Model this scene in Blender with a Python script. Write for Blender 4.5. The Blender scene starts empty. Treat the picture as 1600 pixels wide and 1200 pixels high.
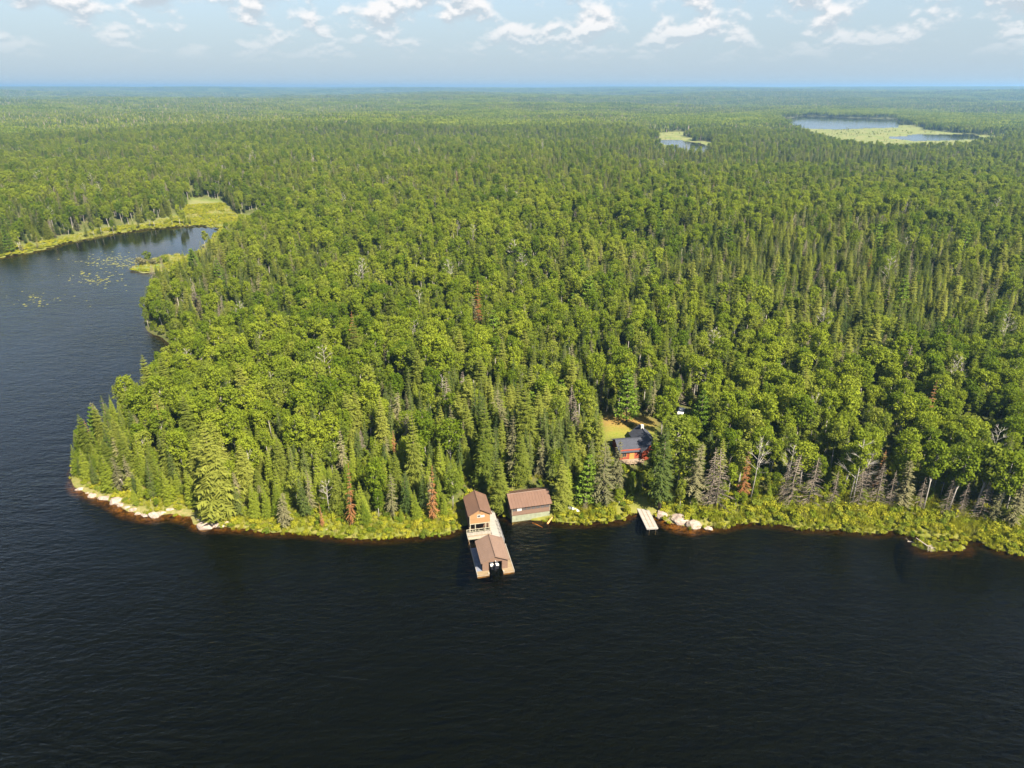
import bpy, math, random
import numpy as np
from mathutils import Vector
rng = np.random.default_rng(7)
random.seed(7)
R_ = math.radians
scn = bpy.context.scene
COL = scn.collection

# ------------------------------------------------------------------ camera, sky, sun, exposure
F, HC = 1067.0, 90.0                       # focal length in photo pixels (1600 wide), camera height in metres
PIT = math.atan(463 / F)
cam_d = bpy.data.cameras.new('camera')
cam_d.sensor_width, cam_d.lens = 36.0, F / 1600 * 36
cam_d.clip_start, cam_d.clip_end = 1.0, 60000
cam = bpy.data.objects.new('camera', cam_d); COL.objects.link(cam)
cam.location = (0, 0, HC); cam.rotation_euler = (math.pi / 2 - PIT, 0, 0)
scn.camera = cam

SUN_AZ, SUN_EL = R_(141), R_(45)           # azimuth clockwise from +Y (the view direction)
w = bpy.data.worlds.new('World'); scn.world = w; w.use_nodes = True
wt = w.node_tree; wt.nodes.clear()
def wn(kind, **kw):
    n = wt.nodes.new(kind)
    for k, v in kw.items(): setattr(n, k, v)
    return n
def wl(a, b): wt.links.new(a, b)
def wmath(op, a, b=None, c=None):
    n = wn('ShaderNodeMath', operation=op)
    for i, v in enumerate((a, b, c)):
        if v is None: continue
        if isinstance(v, (int, float)): n.inputs[i].default_value = v
        else: wl(v, n.inputs[i])
    return n.outputs[0]
sky = wn('ShaderNodeTexSky', sky_type='NISHITA', sun_disc=False, sun_elevation=SUN_EL, sun_rotation=SUN_AZ,
         altitude=200, air_density=1.0, dust_density=.8, ozone_density=1.6)
# cumulus: fractal noise laid out in bearing and elevation, smaller and fainter towards the horizon
tc = wn('ShaderNodeTexCoord'); sx = wn('ShaderNodeSeparateXYZ'); wl(tc.outputs['Generated'], sx.inputs[0])
az = wmath('ARCTAN2', sx.outputs[0], sx.outputs[1])
el = wmath('ARCSINE', sx.outputs[2])
elc = wmath('MAXIMUM', el, 0.0)
vv = wmath('MULTIPLY', wmath('LOGARITHM', wmath('ADD', elc, 0.035), 2.0), 1.05)
def cloud_noise(dv):
    cx = wn('ShaderNodeCombineXYZ'); wl(wmath('MULTIPLY', az, 8.5), cx.inputs[0]); wl(wmath('ADD', vv, dv), cx.inputs[1])
    n = wn('ShaderNodeTexNoise', noise_dimensions='3D'); wl(cx.outputs[0], n.inputs['Vector'])
    n.inputs['Scale'].default_value = 1.7; n.inputs['Detail'].default_value = 6; n.inputs['Roughness'].default_value = .52
    return n.outputs['Fac']
n0, n1 = cloud_noise(3.3), cloud_noise(3.38)
mr = wn('ShaderNodeMapRange', interpolation_type='SMOOTHSTEP'); wl(n0, mr.inputs[0])
mr.inputs[1].default_value, mr.inputs[2].default_value = .455, .59
fade = wn('ShaderNodeMapRange', interpolation_type='SMOOTHSTEP'); wl(el, fade.inputs[0])
fade.inputs[1].default_value, fade.inputs[2].default_value = .022, .085
# scattered cumulus cover less of the sky overhead than where one sees their sides stacked up
over = wn('ShaderNodeMapRange', interpolation_type='SMOOTHSTEP'); wl(el, over.inputs[0])
over.inputs[1].default_value, over.inputs[2].default_value, over.inputs[3].default_value, over.inputs[4].default_value = .12, .6, .9, .3
mask = wmath('MULTIPLY', mr.outputs[0], wmath('MULTIPLY', fade.outputs[0], over.outputs[0]))
lit = wn('ShaderNodeMapRange'); wl(wmath('SUBTRACT', n0, n1), lit.inputs[0])
lit.inputs[1].default_value, lit.inputs[2].default_value = -.03, .04
cc = wn('ShaderNodeMixRGB'); wl(lit.outputs[0], cc.inputs[0])
cc.inputs[1].default_value = (2.75, 3.1, 3.4, 1); cc.inputs[2].default_value = (4.9, 4.75, 4.65, 1)
# summer haze aloft: pale veil low in the sky, thinning out upwards
veil = wn('ShaderNodeMapRange', interpolation_type='SMOOTHSTEP'); wl(el, veil.inputs[0])
veil.inputs[1].default_value, veil.inputs[2].default_value = 0.0, .32
veil.inputs[3].default_value, veil.inputs[4].default_value = .92, .0
vm = wn('ShaderNodeMixRGB'); wl(veil.outputs[0], vm.inputs[0]); wl(sky.outputs[0], vm.inputs[1])
vm.inputs[2].default_value = (2.25, 2.75, 3.15, 1)
cm = wn('ShaderNodeMixRGB'); wl(mask, cm.inputs[0]); wl(vm.outputs[0], cm.inputs[1]); wl(cc.outputs[0], cm.inputs[2])
bg = wn('ShaderNodeBackground'); wl(cm.outputs[0], bg.inputs[0]); bg.inputs[1].default_value = .05
wo = wn('ShaderNodeOutputWorld'); wl(bg.outputs[0], wo.inputs[0])

sun_d = bpy.data.lights.new('sun', 'SUN'); sun_d.energy = 5.0; sun_d.angle = R_(.53); sun_d.color = (1, .90, .74)
sun = bpy.data.objects.new('sun', sun_d); COL.objects.link(sun)
sdir = Vector((math.sin(SUN_AZ) * math.cos(SUN_EL), math.cos(SUN_AZ) * math.cos(SUN_EL), math.sin(SUN_EL)))
sun.rotation_euler = sdir.to_track_quat('Z', 'Y').to_euler(); sun.location = (200, -200, 300)

vs = scn.view_settings
vs.view_transform = 'Standard'; vs.look = 'None'; vs.exposure = 2.1; vs.gamma = 1.0; vs.use_curve_mapping = False
scn.cycles.use_denoising = True
scn.cycles.max_bounces = 6; scn.cycles.diffuse_bounces = 2; scn.cycles.glossy_bounces = 2
scn.cycles.transmission_bounces = 3; scn.cycles.transparent_max_bounces = 8; scn.cycles.volume_bounces = 0
scn.cycles.caustics_reflective = False; scn.cycles.caustics_refractive = False

# ------------------------------------------------------------------ pixel <-> place
cp, sp = math.cos(PIT), math.sin(PIT)
def G(px, py, z=0.0):                      # where the sight line through a photo pixel meets the level z
    a, b = (px - 800) / F, -(py - 600) / F
    dx, dy, dz = a, b * sp + cp, b * cp - sp
    t = (z - HC) / dz
    return np.array([dx * t, dy * t])
def proj(x, y, z):
    zc = y * cp - (z - HC) * sp
    u = y * sp + (z - HC) * cp
    return 800 + F * x / zc, 600 - F * u / zc, zc

# ------------------------------------------------------------------ terrain
LAKE_PX = [(1600, 866), (1562, 862), (1540, 855), (1522, 846), (1475, 840), (1412, 832), (1397, 830), (1350, 831), (1303, 826), (1256, 826),
    (1225, 820), (1178, 817), (1131, 822), (1100, 824), (1080, 823), (1052, 816), (1030, 806), (1000, 801), (985, 800), (972, 812),
    (930, 815), (895, 817), (872, 813), (860, 811), (800, 812), (785, 800), (760, 806), (735, 818), (700, 833), (650, 838), (600, 842), (540, 841),
    (500, 836), (460, 832), (420, 831), (365, 827), (330, 824), (306, 818), (298, 808), (270, 804), (240, 807), (205, 797), (180, 785), (155, 778),
    (127, 765), (113, 750), (112, 735), (122, 710), (150, 678), (190, 648), (235, 605), (262, 575), (287, 548), (267, 540), (253, 530), (233, 520),
    (226, 512), (226, 495), (232, 470), (242, 445), (262, 426), (285, 408), (310, 392), (322, 380), (345, 358), (320, 353), (290, 354), (240, 358),
    (190, 364), (150, 371), (100, 381), (60, 393), (0, 403)]
LAKE = [tuple(G(*p)) for p in LAKE_PX] + [(-360, 360), (-460, 300), (-560, 120), (-520, -200), (-250, -450), (150, -480), (480, -300), (520, -60),
    (380, 60), (240, 98), (160, 112)]
def poly_px(pts, z=0.0): return [tuple(G(a, b, z)) for a, b in pts]
FAR_WATER = [poly_px([(1212, 187), (1240, 199), (1300, 202), (1395, 199), (1412, 192), (1400, 186), (1330, 184), (1260, 181.5)]),
             poly_px([(1395, 214), (1420, 221), (1480, 220), (1530, 215), (1525, 209), (1470, 210), (1420, 211)]),
             poly_px([(1028, 218), (1070, 219), (1100, 228), (1112, 238), (1080, 240), (1050, 230)])]
MARSH = [poly_px([(1240, 199), (1420, 196), (1470, 205), (1560, 212), (1545, 232), (1400, 238), (1290, 232), (1255, 212)]),
         poly_px([(1022, 207), (1080, 206), (1090, 217), (1112, 232), (1120, 246), (1080, 250), (1040, 238), (1018, 224)]),
         poly_px([(262, 426), (285, 408), (330, 390), (346, 360), (300, 350), (180, 361), (60, 388), (0, 398), (0, 392), (60, 380), (150, 361),
                  (230, 350), (285, 336), (300, 312), (345, 315), (370, 336), (410, 341), (425, 352), (380, 366), (352, 380), (330, 404), (300, 424), (270, 438)]),
         poly_px([(200, 421), (232, 408), (262, 398), (320, 399), (322, 404), (280, 412), (262, 424), (225, 428)]),
         poly_px([(1428, 848), (1440, 843), (1480, 846), (1512, 853), (1505, 858), (1450, 862), (1432, 856)])]
CLEAR = [(24, 160), (38.5, 161), (40, 171), (34, 176), (25, 174)]
def seg_dist(x, y, poly):
    d2 = np.full(x.shape, 1e18); inside = np.zeros(x.shape, bool)
    n = len(poly)
    for i in range(n):
        x0, y0 = poly[i]; x1, y1 = poly[(i + 1) % n]
        ex, ey = x1 - x0, y1 - y0
        t = np.clip(((x - x0) * ex + (y - y0) * ey) / (ex * ex + ey * ey + 1e-9), 0, 1)
        d2 = np.minimum(d2, (x - x0 - t * ex) ** 2 + (y - y0 - t * ey) ** 2)
        c = ((y0 > y) != (y1 > y))
        xi = x0 + (y - y0) * ex / (ey if abs(ey) > 1e-9 else 1e-9)
        inside ^= c & (x < xi)
    d = np.sqrt(d2)
    return np.where(inside, -d, d)
LAT = np.random.default_rng(3).random((256, 256))
def vnoise(x, y):                          # smooth value noise in 0..1
    xi = np.floor(x).astype(int); yi = np.floor(y).astype(int)
    fx, fy = x - xi, y - yi
    fx = fx * fx * (3 - 2 * fx); fy = fy * fy * (3 - 2 * fy)
    g = lambda a, b: LAT[a % 256, b % 256]
    return (g(xi, yi) * (1 - fx) + g(xi + 1, yi) * fx) * (1 - fy) + (g(xi, yi + 1) * (1 - fx) + g(xi + 1, yi + 1) * fx) * fy
def fbm(x, y, o=3):
    s, a, t = 0, .5, 0
    for i in range(o):
        s = s + a * vnoise(x * 2 ** i + 17.3 * i, y * 2 ** i + 9.1 * i); t += a; a *= .5
    return s / t
def sstep(a, b, x):
    t = np.clip((x - a) / (b - a), 0, 1); return t * t * (3 - 2 * t)
def lake_d(x, y):
    return seg_dist(x, y, LAKE) + 2.2 * (fbm(x / 9, y / 9) - .5)
def terrain(x, y, full=False):
    x = np.asarray(x, float); y = np.asarray(y, float)
    d = lake_d(x, y); r = np.hypot(x, y)
    land = np.maximum(d, 0)
    marsh = np.full(x.shape, 1e9)
    for p in MARSH: marsh = np.minimum(marsh, seg_dist(x, y, p))
    wat = np.full(x.shape, 1e9)
    for p in FAR_WATER: wat = np.minimum(wat, seg_dist(x, y, p))
    rag = np.where(r > 900, 110 * (fbm(x / 110, y / 70) - .5), 0); marsh = marsh + rag; wat = wat + rag * .5
    z = .22 + 6.0 * (1 - np.exp(-land / 30))
    ramp = sstep(10, 260, land)
    z = z + ramp * (7 * (fbm(x / 170, y / 170) - .35) + 34 * (fbm(x / 560 + 5, y / 420) - .42))
    far = sstep(1500, 6000, r)
    z = z + far * 150 * (fbm(x / 2600 + 3, y / 2600 + 8) - .35) + 34 * sstep(4500, 13000, r) + 60 * sstep(9000, 14500, r) * (fbm(x / 1500, y / 3000) - .2)
    z = z + 22 * sstep(5000, 12000, r) * sstep(.1, .7, x / (np.abs(y) + 1))
    z = np.where(z > 78, 78 + 26 * np.tanh((z - 78) / 60), z)
    az_ = x / (np.abs(y) + 1)                          # the broad wet valley round the far ponds
    val = sstep(.08, .2, az_) * sstep(650, 1000, r) * (1 - sstep(2600, 3600, r)) * sstep(0, 1, y)
    z = z * (1 - val) + np.minimum(z, 3.5) * val
    md = np.minimum(marsh, wat)
    flat = 1 - sstep(0, 45, md) if not full else 1 - sstep(0, 45, md)
    near_flat = 1 - sstep(0, 14, md)
    fl = np.where(r < 800, near_flat, flat)
    z = z * (1 - fl) + .35 * fl
    cl = 1 - sstep(-2, 10, seg_dist(x, y, CLEAR)); z = z * (1 - cl) + 4.6 * cl
    z = np.where(wat < 0, -1.2, z)
    stony = np.exp(-(((x + 88) / 34) ** 2 + ((y - 136) / 16) ** 2)) + np.exp(-(((x - 37) / 8) ** 2 + ((y - 128) / 8) ** 2))
    bed = -.08 - (.80 - .50 * np.clip(stony, 0, 1)) * np.maximum(-d, 0) ** 1.1
    bed = np.maximum(bed, -7)
    isl = np.minimum(seg_dist(x, y, MARSH[3]), seg_dist(x, y, MARSH[4])) + .8 * (fbm(x / 3, y / 3) - .5)
    z = np.where((d < 0), np.where(isl < 0, .18, np.maximum(bed, np.where(isl < 2.5, .1 - .5 * isl, -20))), z)
    if full: return z, d, np.minimum(marsh, 1e6), wat
    return z
def tz(x, y): return float(terrain(np.array([x]), np.array([y]))[0])
def on_ground(px, py):                    # where the sight line through a pixel meets the terrain
    z = 1.0
    for _ in range(12):
        p = G(px, py, z); z = .5 * z + .5 * max(tz(*p), 0)
    return np.array([p[0], p[1], max(tz(*p), 0)])

# ------------------------------------------------------------------ materials
def mat(name, build):
    m = bpy.data.materials.new(name); m.use_nodes = True
    t = m.node_tree; t.nodes.clear()
    out = t.nodes.new('ShaderNodeOutputMaterial')
    def N(kind, ins=None, **kw):
        n = t.nodes.new(kind)
        for k, v in kw.items(): setattr(n, k, v)
        for k, v in (ins or {}).items():
            if hasattr(v, 'links') or hasattr(v, 'is_linked'): t.links.new(v, n.inputs[k])
            else: n.inputs[k].default_value = v
        return n
    build(N, out, t)
    return m
def rgba(c): return (c[0], c[1], c[2], 1)
def mixc(N, f, a, b, mode='MIX'):
    n = N('ShaderNodeMixRGB', blend_type=mode)
    for i, v in enumerate((f, a, b)):
        if hasattr(v, 'is_linked'): n.id_data.links.new(v, n.inputs[i])
        elif i == 0: n.inputs[0].default_value = v
        else: n.inputs[i].default_value = rgba(v)
    return n.outputs[0]
def simple(name, c, rough=.8, var=.25, scale=3.0, spec=.2, stretch=None, metal=0.0, bump=0.0):
    def b(N, out, t):
        tcn = N('ShaderNodeTexCoord'); v = tcn.outputs['Object']
        if stretch:
            mp = N('ShaderNodeMapping', {'Vector': v}); mp.inputs['Scale'].default_value = stretch; v = mp.outputs[0]
        nz = N('ShaderNodeTexNoise', {'Vector': v, 'Scale': scale, 'Detail': 5.0, 'Roughness': .65})
        f = N('ShaderNodeMapRange', {0: nz.outputs['Fac'], 1: .3, 2: .7, 3: 0.0, 4: 1.0})
        col = mixc(N, f.outputs[0], tuple(k * (1 - var) for k in c), tuple(min(1, k * (1 + var)) for k in c))
        p = N('ShaderNodeBsdfPrincipled', {'Base Color': col, 'Roughness': rough, 'Metallic': metal})
        p.inputs['Specular IOR Level'].default_value = spec
        if bump:
            bp = N('ShaderNodeBump', {'Height': nz.outputs['Fac'], 'Strength': bump, 'Distance': .1}); t.links.new(bp.outputs[0], p.inputs['Normal'])
        t.links.new(p.outputs[0], out.inputs[0])
    return mat(name, b)
def foliage(name, ca, cb, trans=.35, patch=45.0, clump=.9):
    def b(N, out, t):
        oi = N('ShaderNodeObjectInfo')
        sc = N('ShaderNodeVectorMath', {0: oi.outputs['Location'], 1: (1 / patch, 1 / patch, 0)}, operation='MULTIPLY')
        n1 = N('ShaderNodeTexNoise', {'Vector': sc.outputs[0], 'Scale': .8, 'Detail': 3.0})
        tcn = N('ShaderNodeTexCoord')
        n2 = N('ShaderNodeTexNoise', {'Vector': tcn.outputs['Object'], 'Scale': clump, 'Detail': 4.0})
        a = N('ShaderNodeMath', {0: oi.outputs['Random'], 1: .5}, operation='MULTIPLY')
        s = N('ShaderNodeMath', {0: a.outputs[0], 1: n1.outputs['Fac']}, operation='ADD')
        s2 = N('ShaderNodeMath', {0: n2.outputs['Fac'], 1: .7, 2: s.outputs[0]}, operation='MULTIPLY_ADD')
        f = N('ShaderNodeMapRange', {0: s2.outputs[0], 1: .78, 2: 1.42, 3: 0.0, 4: 1.0})
        col = mixc(N, f.outputs[0], ca, cb)
        d = N('ShaderNodeBsdfDiffuse', {'Color': col})
        tr = N('ShaderNodeBsdfTranslucent', {'Color': mixc(N, .4, col, (.20, .26, .01))})
        mx = N('ShaderNodeMixShader', {0: trans, 1: d.outputs[0], 2: tr.outputs[0]})
        t.links.new(mx.outputs[0], out.inputs[0])
    return mat(name, b)
M = {}
M['spruce'] = foliage('spruce_needles', (.062, .086, .012), (.180, .192, .034), .34)
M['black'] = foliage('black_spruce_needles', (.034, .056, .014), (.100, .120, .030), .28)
M['fir'] = foliage('fir_needles', (.074, .106, .011), (.185, .215, .026), .36)
M['pine'] = foliage('pine_needles', (.070, .115, .014), (.125, .185, .022), .32)
M['leaf'] = foliage('broad_leaves', (.070, .112, .009), (.202, .238, .022), .46)
M['birchleaf'] = foliage('birch_leaves', (.088, .126, .015), (.215, .240, .034), .48)
M['scrub'] = foliage('scrub_leaves', (.130, .155, .012), (.270, .255, .024), .35, 12, 1.5)
M['rust'] = foliage('rust_needles', (.13, .055, .022), (.22, .11, .045), .2)
M['dead'] = simple('dead_twigs', (.155, .128, .10), .9, .35, 2)
M['scruff'] = foliage('scruffy_needles', (.085, .085, .040), (.160, .145, .075), .15)
M['bark'] = simple('conifer_bark', (.11, .085, .065), .95, .3, 4)
M['white_bark'] = simple('birch_bark', (.25, .23, .20), .85, .3, 1.5, stretch=(1, 1, .4))
M['dry_grass'] = foliage('marsh_grass', (.16, .17, .035), (.29, .26, .09), .3, 30, 2)

def b_ground(N, out, t):
    at = lambda nm: N('ShaderNodeAttribute', attribute_name=nm).outputs['Fac']
    pos = N('ShaderNodeNewGeometry').outputs['Position']
    n1 = N('ShaderNodeTexNoise', {'Vector': pos, 'Scale': .35, 'Detail': 8.0, 'Roughness': .7}).outputs['Fac']
    n2 = N('ShaderNodeTexNoise', {'Vector': pos, 'Scale': .05, 'Detail': 6.0, 'Roughness': .6}).outputs['Fac']
    n3 = N('ShaderNodeTexNoise', {'Vector': pos, 'Scale': 1.6, 'Detail': 6.0, 'Roughness': .7}).outputs['Fac']
    r1 = N('ShaderNodeMapRange', {0: n1, 1: .35, 2: .65, 3: 0., 4: 1.}).outputs[0]
    floor = mixc(N, r1, (.034, .048, .011), (.080, .076, .026))
    r2 = N('ShaderNodeMapRange', {0: n2, 1: .35, 2: .65, 3: 0., 4: 1.}).outputs[0]
    marsh = mixc(N, r2, (.085, .12, .025), (.165, .155, .065))
    r3 = N('ShaderNodeMapRange', {0: n3, 1: .38, 2: .62, 3: 0., 4: 1.}).outputs[0]
    ly = N('ShaderNodeMapRange', {0: N('ShaderNodeMath', {0: n1, 1: 9., 2: N('ShaderNodeSeparateXYZ', {0: pos}).outputs[1]}, operation='MULTIPLY_ADD').outputs[0], 1: 168., 2: 174., 3: 0., 4: 1.}).outputs[0]
    lawn = mixc(N, ly, (.115, .135, .017), (.17, .10, .028))
    lawn = mixc(N, N('ShaderNodeMath', {0: r3, 1: .5}, operation='MULTIPLY').outputs[0], lawn, (.2, .17, .04))
    shore = mixc(N, r3, (.10, .11, .03), (.20, .16, .08))
    sep = N('ShaderNodeSeparateXYZ', {0: pos})
    bed_f = N('ShaderNodeMapRange', {0: sep.outputs[2], 1: -1.15, 2: -.2, 3: 0., 4: 1.}, interpolation_type='SMOOTHSTEP').outputs[0]  # bed blackens with depth, painting in the light that deep water absorbs
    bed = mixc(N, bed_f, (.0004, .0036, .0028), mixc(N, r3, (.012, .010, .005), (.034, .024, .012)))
    bed = mixc(N, N('ShaderNodeMath', {0: N('ShaderNodeMath', {0: at('stony'), 1: N('ShaderNodeMapRange', {0: n1, 1: .4, 2: .6, 3: .15, 4: 1.}).outputs[0]}, operation='MULTIPLY').outputs[0], 1: bed_f}, operation='MULTIPLY').outputs[0], bed, mixc(N, r3, (.10, .062, .024), (.30, .19, .08)))
    c = mixc(N, at('marsh'), floor, marsh)
    c = mixc(N, at('bank'), c, mixc(N, r1, (.085, .105, .014), (.16, .145, .03)))
    c = mixc(N, at('shore'), c, shore)
    c = mixc(N, at('lawn'), c, lawn)
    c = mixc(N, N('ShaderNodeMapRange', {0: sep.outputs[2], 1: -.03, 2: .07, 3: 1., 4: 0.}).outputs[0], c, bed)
    bp = N('ShaderNodeBump', {'Height': n3, 'Strength': .5, 'Distance': .25})
    p = N('ShaderNodeBsdfPrincipled', {'Base Color': c, 'Roughness': .95, 'Normal': bp.outputs[0]})
    p.inputs['Specular IOR Level'].default_value = .1
    t.links.new(p.outputs[0], out.inputs[0])
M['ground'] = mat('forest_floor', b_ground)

def b_water(N, out, t):
    pos = N('ShaderNodeNewGeometry').outputs['Position']
    mp = N('ShaderNodeMapping', {'Vector': pos}); mp.inputs['Rotation'].default_value = (0, 0, R_(20)); mp.inputs['Scale'].default_value = (.55, 1.25, 1)
    n1 = N('ShaderNodeTexNoise', {'Vector': mp.outputs[0], 'Scale': .85, 'Detail': 4.0, 'Roughness': .55, 'Distortion': .4}).outputs['Fac']
    n2 = N('ShaderNodeTexNoise', {'Vector': mp.outputs[0], 'Scale': .22, 'Detail': 2.0}).outputs['Fac']
    h = N('ShaderNodeMath', {0: n2, 1: 1.2, 2: n1}, operation='MULTIPLY_ADD').outputs[0]
    # wind: gusts over the open lake, sheltered water deep in the bay
    g1 = N('ShaderNodeTexNoise', {'Vector': pos, 'Scale': .013, 'Detail': 3.0}).outputs['Fac']
    gust = N('ShaderNodeMapRange', {0: g1, 1: .38, 2: .62, 3: .55, 4: 1.}).outputs[0]
    sep = N('ShaderNodeSeparateXYZ', {0: pos})
    bay = N('ShaderNodeMapRange', {0: sep.outputs[1], 1: 330., 2: 430., 3: 1., 4: .12}, interpolation_type='SMOOTHSTEP').outputs[0]
    st = N('ShaderNodeMath', {0: gust, 1: bay}, operation='MULTIPLY').outputs[0]
    bp = N('ShaderNodeBump', {'Height': h, 'Strength': st, 'Distance': .30})
    fr = N('ShaderNodeFresnel', {'IOR': 1.333, 'Normal': bp.outputs[0]})
    gl = N('ShaderNodeBsdfGlossy', {'Color': (1, 1, 1, 1), 'Roughness': .06, 'Normal': bp.outputs[0]})
    tr = N('ShaderNodeBsdfTransparent', {'Color': (.72, .56, .30, 1)})
    sup = N('ShaderNodeMapRange', {0: fr.outputs[0], 1: .02, 2: .075, 3: .22, 4: 1.}).outputs[0]      # reflection dimmed by hand when seen steeply, as through a polarising filter
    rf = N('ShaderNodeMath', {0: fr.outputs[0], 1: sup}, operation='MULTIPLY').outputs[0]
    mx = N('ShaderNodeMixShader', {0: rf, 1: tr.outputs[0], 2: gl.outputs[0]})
    t.links.new(mx.outputs[0], out.inputs[0])
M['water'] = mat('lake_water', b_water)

# ------------------------------------------------------------------ mesh helpers
def mesh(name, verts, faces, mats, midx=None, smooth=False):
    me = bpy.data.meshes.new(name)
    me.from_pydata([tuple(v) for v in verts], [], [tuple(f) for f in faces])
    for m_ in mats: me.materials.append(m_)
    if midx is not None: me.polygons.foreach_set('material_index', np.asarray(midx, 'i'))
    if smooth: me.polygons.foreach_set('use_smooth', np.ones(len(me.polygons), bool))
    me.update()
    return me
def link(name, data, parent=None, **props):
    o = bpy.data.objects.new(name, data); COL.objects.link(o)
    if parent is not None: o.parent = parent
    for k, v in props.items(): o[k] = v
    return o
class MB:                                   # collects shapes for ONE mesh
    def __init__(s): s.v, s.f = [], []
    def add(s, v, f):
        o = len(s.v); s.v += [tuple(p) for p in v]; s.f += [tuple(i + o for i in q) for q in f]; return s
    def box(s, x0, x1, y0, y1, z0, z1):
        v = [(x, y, z) for z in (z0, z1) for y in (y0, y1) for x in (x0, x1)]
        return s.add(v, [(0, 2, 3, 1), (4, 5, 7, 6), (0, 1, 5, 4), (2, 6, 7, 3), (0, 4, 6, 2), (1, 3, 7, 5)])
    def prism(s, pts, thick):               # flat polygon given as 3-D points, thickened along -normal
        p = [Vector(q) for q in pts]; n = (p[1] - p[0]).cross(p[2] - p[0]).normalized() * thick
        k = len(p); v = p + [q - n for q in p]
        f = [tuple(range(k)), tuple(range(2 * k - 1, k - 1, -1))] + [(i, i + k, (i + 1) % k + k, (i + 1) % k) for i in range(k)]
        return s.add(v, f)
    def tube(s, pts, rad, sides=6, cap=True):
        pts = [Vector(p) for p in pts]; n = len(pts); o = []
        for i, p in enumerate(pts):
            d = (pts[min(i + 1, n - 1)] - pts[max(i - 1, 0)]).normalized()
            a = d.cross(Vector((0, 0, 1)) if abs(d.z) < .9 else Vector((1, 0, 0))).normalized(); b = d.cross(a)
            for k in range(sides):
                an = 2 * math.pi * k / sides
                o.append(p + (a * math.cos(an) + b * math.sin(an)) * rad[i])
        f = [(i * sides + k, i * sides + (k + 1) % sides, (i + 1) * sides + (k + 1) % sides, (i + 1) * sides + k) for i in range(n - 1) for k in range(sides)]
        if cap: f += [tuple(range(sides - 1, -1, -1)), tuple((n - 1) * sides + k for k in range(sides))]
        return s.add(o, f)
    def mesh(s, name, m, smooth=False): return mesh(name, s.v, s.f, [m], smooth=smooth)
    def part(s, name, m, parent, smooth=False, **props): return link(name, s.mesh(name, m, smooth), parent, **props)
def thing(name, label, cat, loc=(0, 0, 0), rz=0.0, group=None):
    o = bpy.data.objects.new(name, None); COL.objects.link(o)
    o.location = loc; o.rotation_euler = (0, 0, rz); o.empty_display_size = .3
    o['label'] = label; o['category'] = cat
    if group: o['group'] = group
    return o

# ------------------------------------------------------------------ ground sheet and water
def build_ground():
    front = np.radians(np.linspace(-58, 58, 430)); back = np.radians(np.linspace(58, 302, 90)[1:-1])
    th = np.concatenate([front, back]); nt = len(th)
    rr = np.concatenate([[1, 20, 40, 55, 65], np.geomspace(72, 15000, 480)]); nr = len(rr)
    T, RR = np.meshgrid(th, rr)
    x, y = (RR * np.sin(T)).ravel(), (RR * np.cos(T)).ravel()
    z, d, marsh, wat = terrain(x, y, full=True)
    v = np.stack([x, y, z], 1)
    i = np.arange(nr - 1)[:, None] * nt; k = np.arange(nt)[None, :]; k2 = (k + 1) % nt
    f = np.stack([i + k, i + nt + k, i + nt + k2, i + k2], -1).reshape(-1, 4)
    f = f[:, ::-1]
    me = bpy.data.meshes.new('ground')
    me.vertices.add(len(v)); me.vertices.foreach_set('co', v.ravel())
    me.loops.add(len(f) * 4); me.loops.foreach_set('vertex_index', f.ravel().astype('i'))
    me.polygons.add(len(f)); me.polygons.foreach_set('loop_start', np.arange(0, len(f) * 4, 4, dtype='i'))
    me.update(calc_edges=True); me.validate()
    def attr(nm, val):
        a = me.attributes.new(nm, 'FLOAT', 'POINT'); a.data.foreach_set('value', np.asarray(val, 'f'))
    r = np.hypot(x, y)
    attr('marsh', np.clip(1 - np.where(r < 800, sstep(-2, 5, marsh), sstep(-8, 22, marsh)), 0, 1))
    attr('bed', (1 - sstep(-.25, .12, z)) * 1.0)
    st_ = np.clip(np.exp(-(((x + 88) / 34) ** 2 + ((y - 136) / 16) ** 2)) + np.exp(-(((x - 37) / 8) ** 2 + ((y - 128) / 8) ** 2)), 0, 1)
    attr('stony', st_); attr('shore', (1 - sstep(.3, 3.5, np.abs(d))) * st_ * .9); attr('bank', (1 - sstep(3, 11, np.abs(d))) * .8 * (1 - (sstep(190, 215, r) * (y < 345))))
    attr('lawn', 1 - sstep(-3, 2.5, seg_dist(x, y, CLEAR)))
    me.polygons.foreach_set('use_smooth', np.ones(len(me.polygons), bool))
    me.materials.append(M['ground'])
    link('ground', me, kind='structure', label='forest floor, marsh and lake bed of the shore country')
    # lake sheets
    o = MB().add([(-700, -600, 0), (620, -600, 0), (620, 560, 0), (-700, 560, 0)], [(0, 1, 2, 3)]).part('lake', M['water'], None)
    o['kind'] = 'structure'; o['label'] = 'dark rippled lake in front of the forest'
    for p, lb in zip(FAR_WATER, ('long blue lake far off behind the forest', 'narrow pond beside the distant green marsh', 'small pond by the pale marsh clearing')):
        a = np.array(p); lo, hi = a.min(0) - 40, a.max(0) + 40
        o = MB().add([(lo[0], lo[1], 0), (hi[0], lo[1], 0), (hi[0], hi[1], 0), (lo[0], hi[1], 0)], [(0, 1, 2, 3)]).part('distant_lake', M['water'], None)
        o['kind'] = 'structure'; o['label'] = lb
build_ground()

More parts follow.
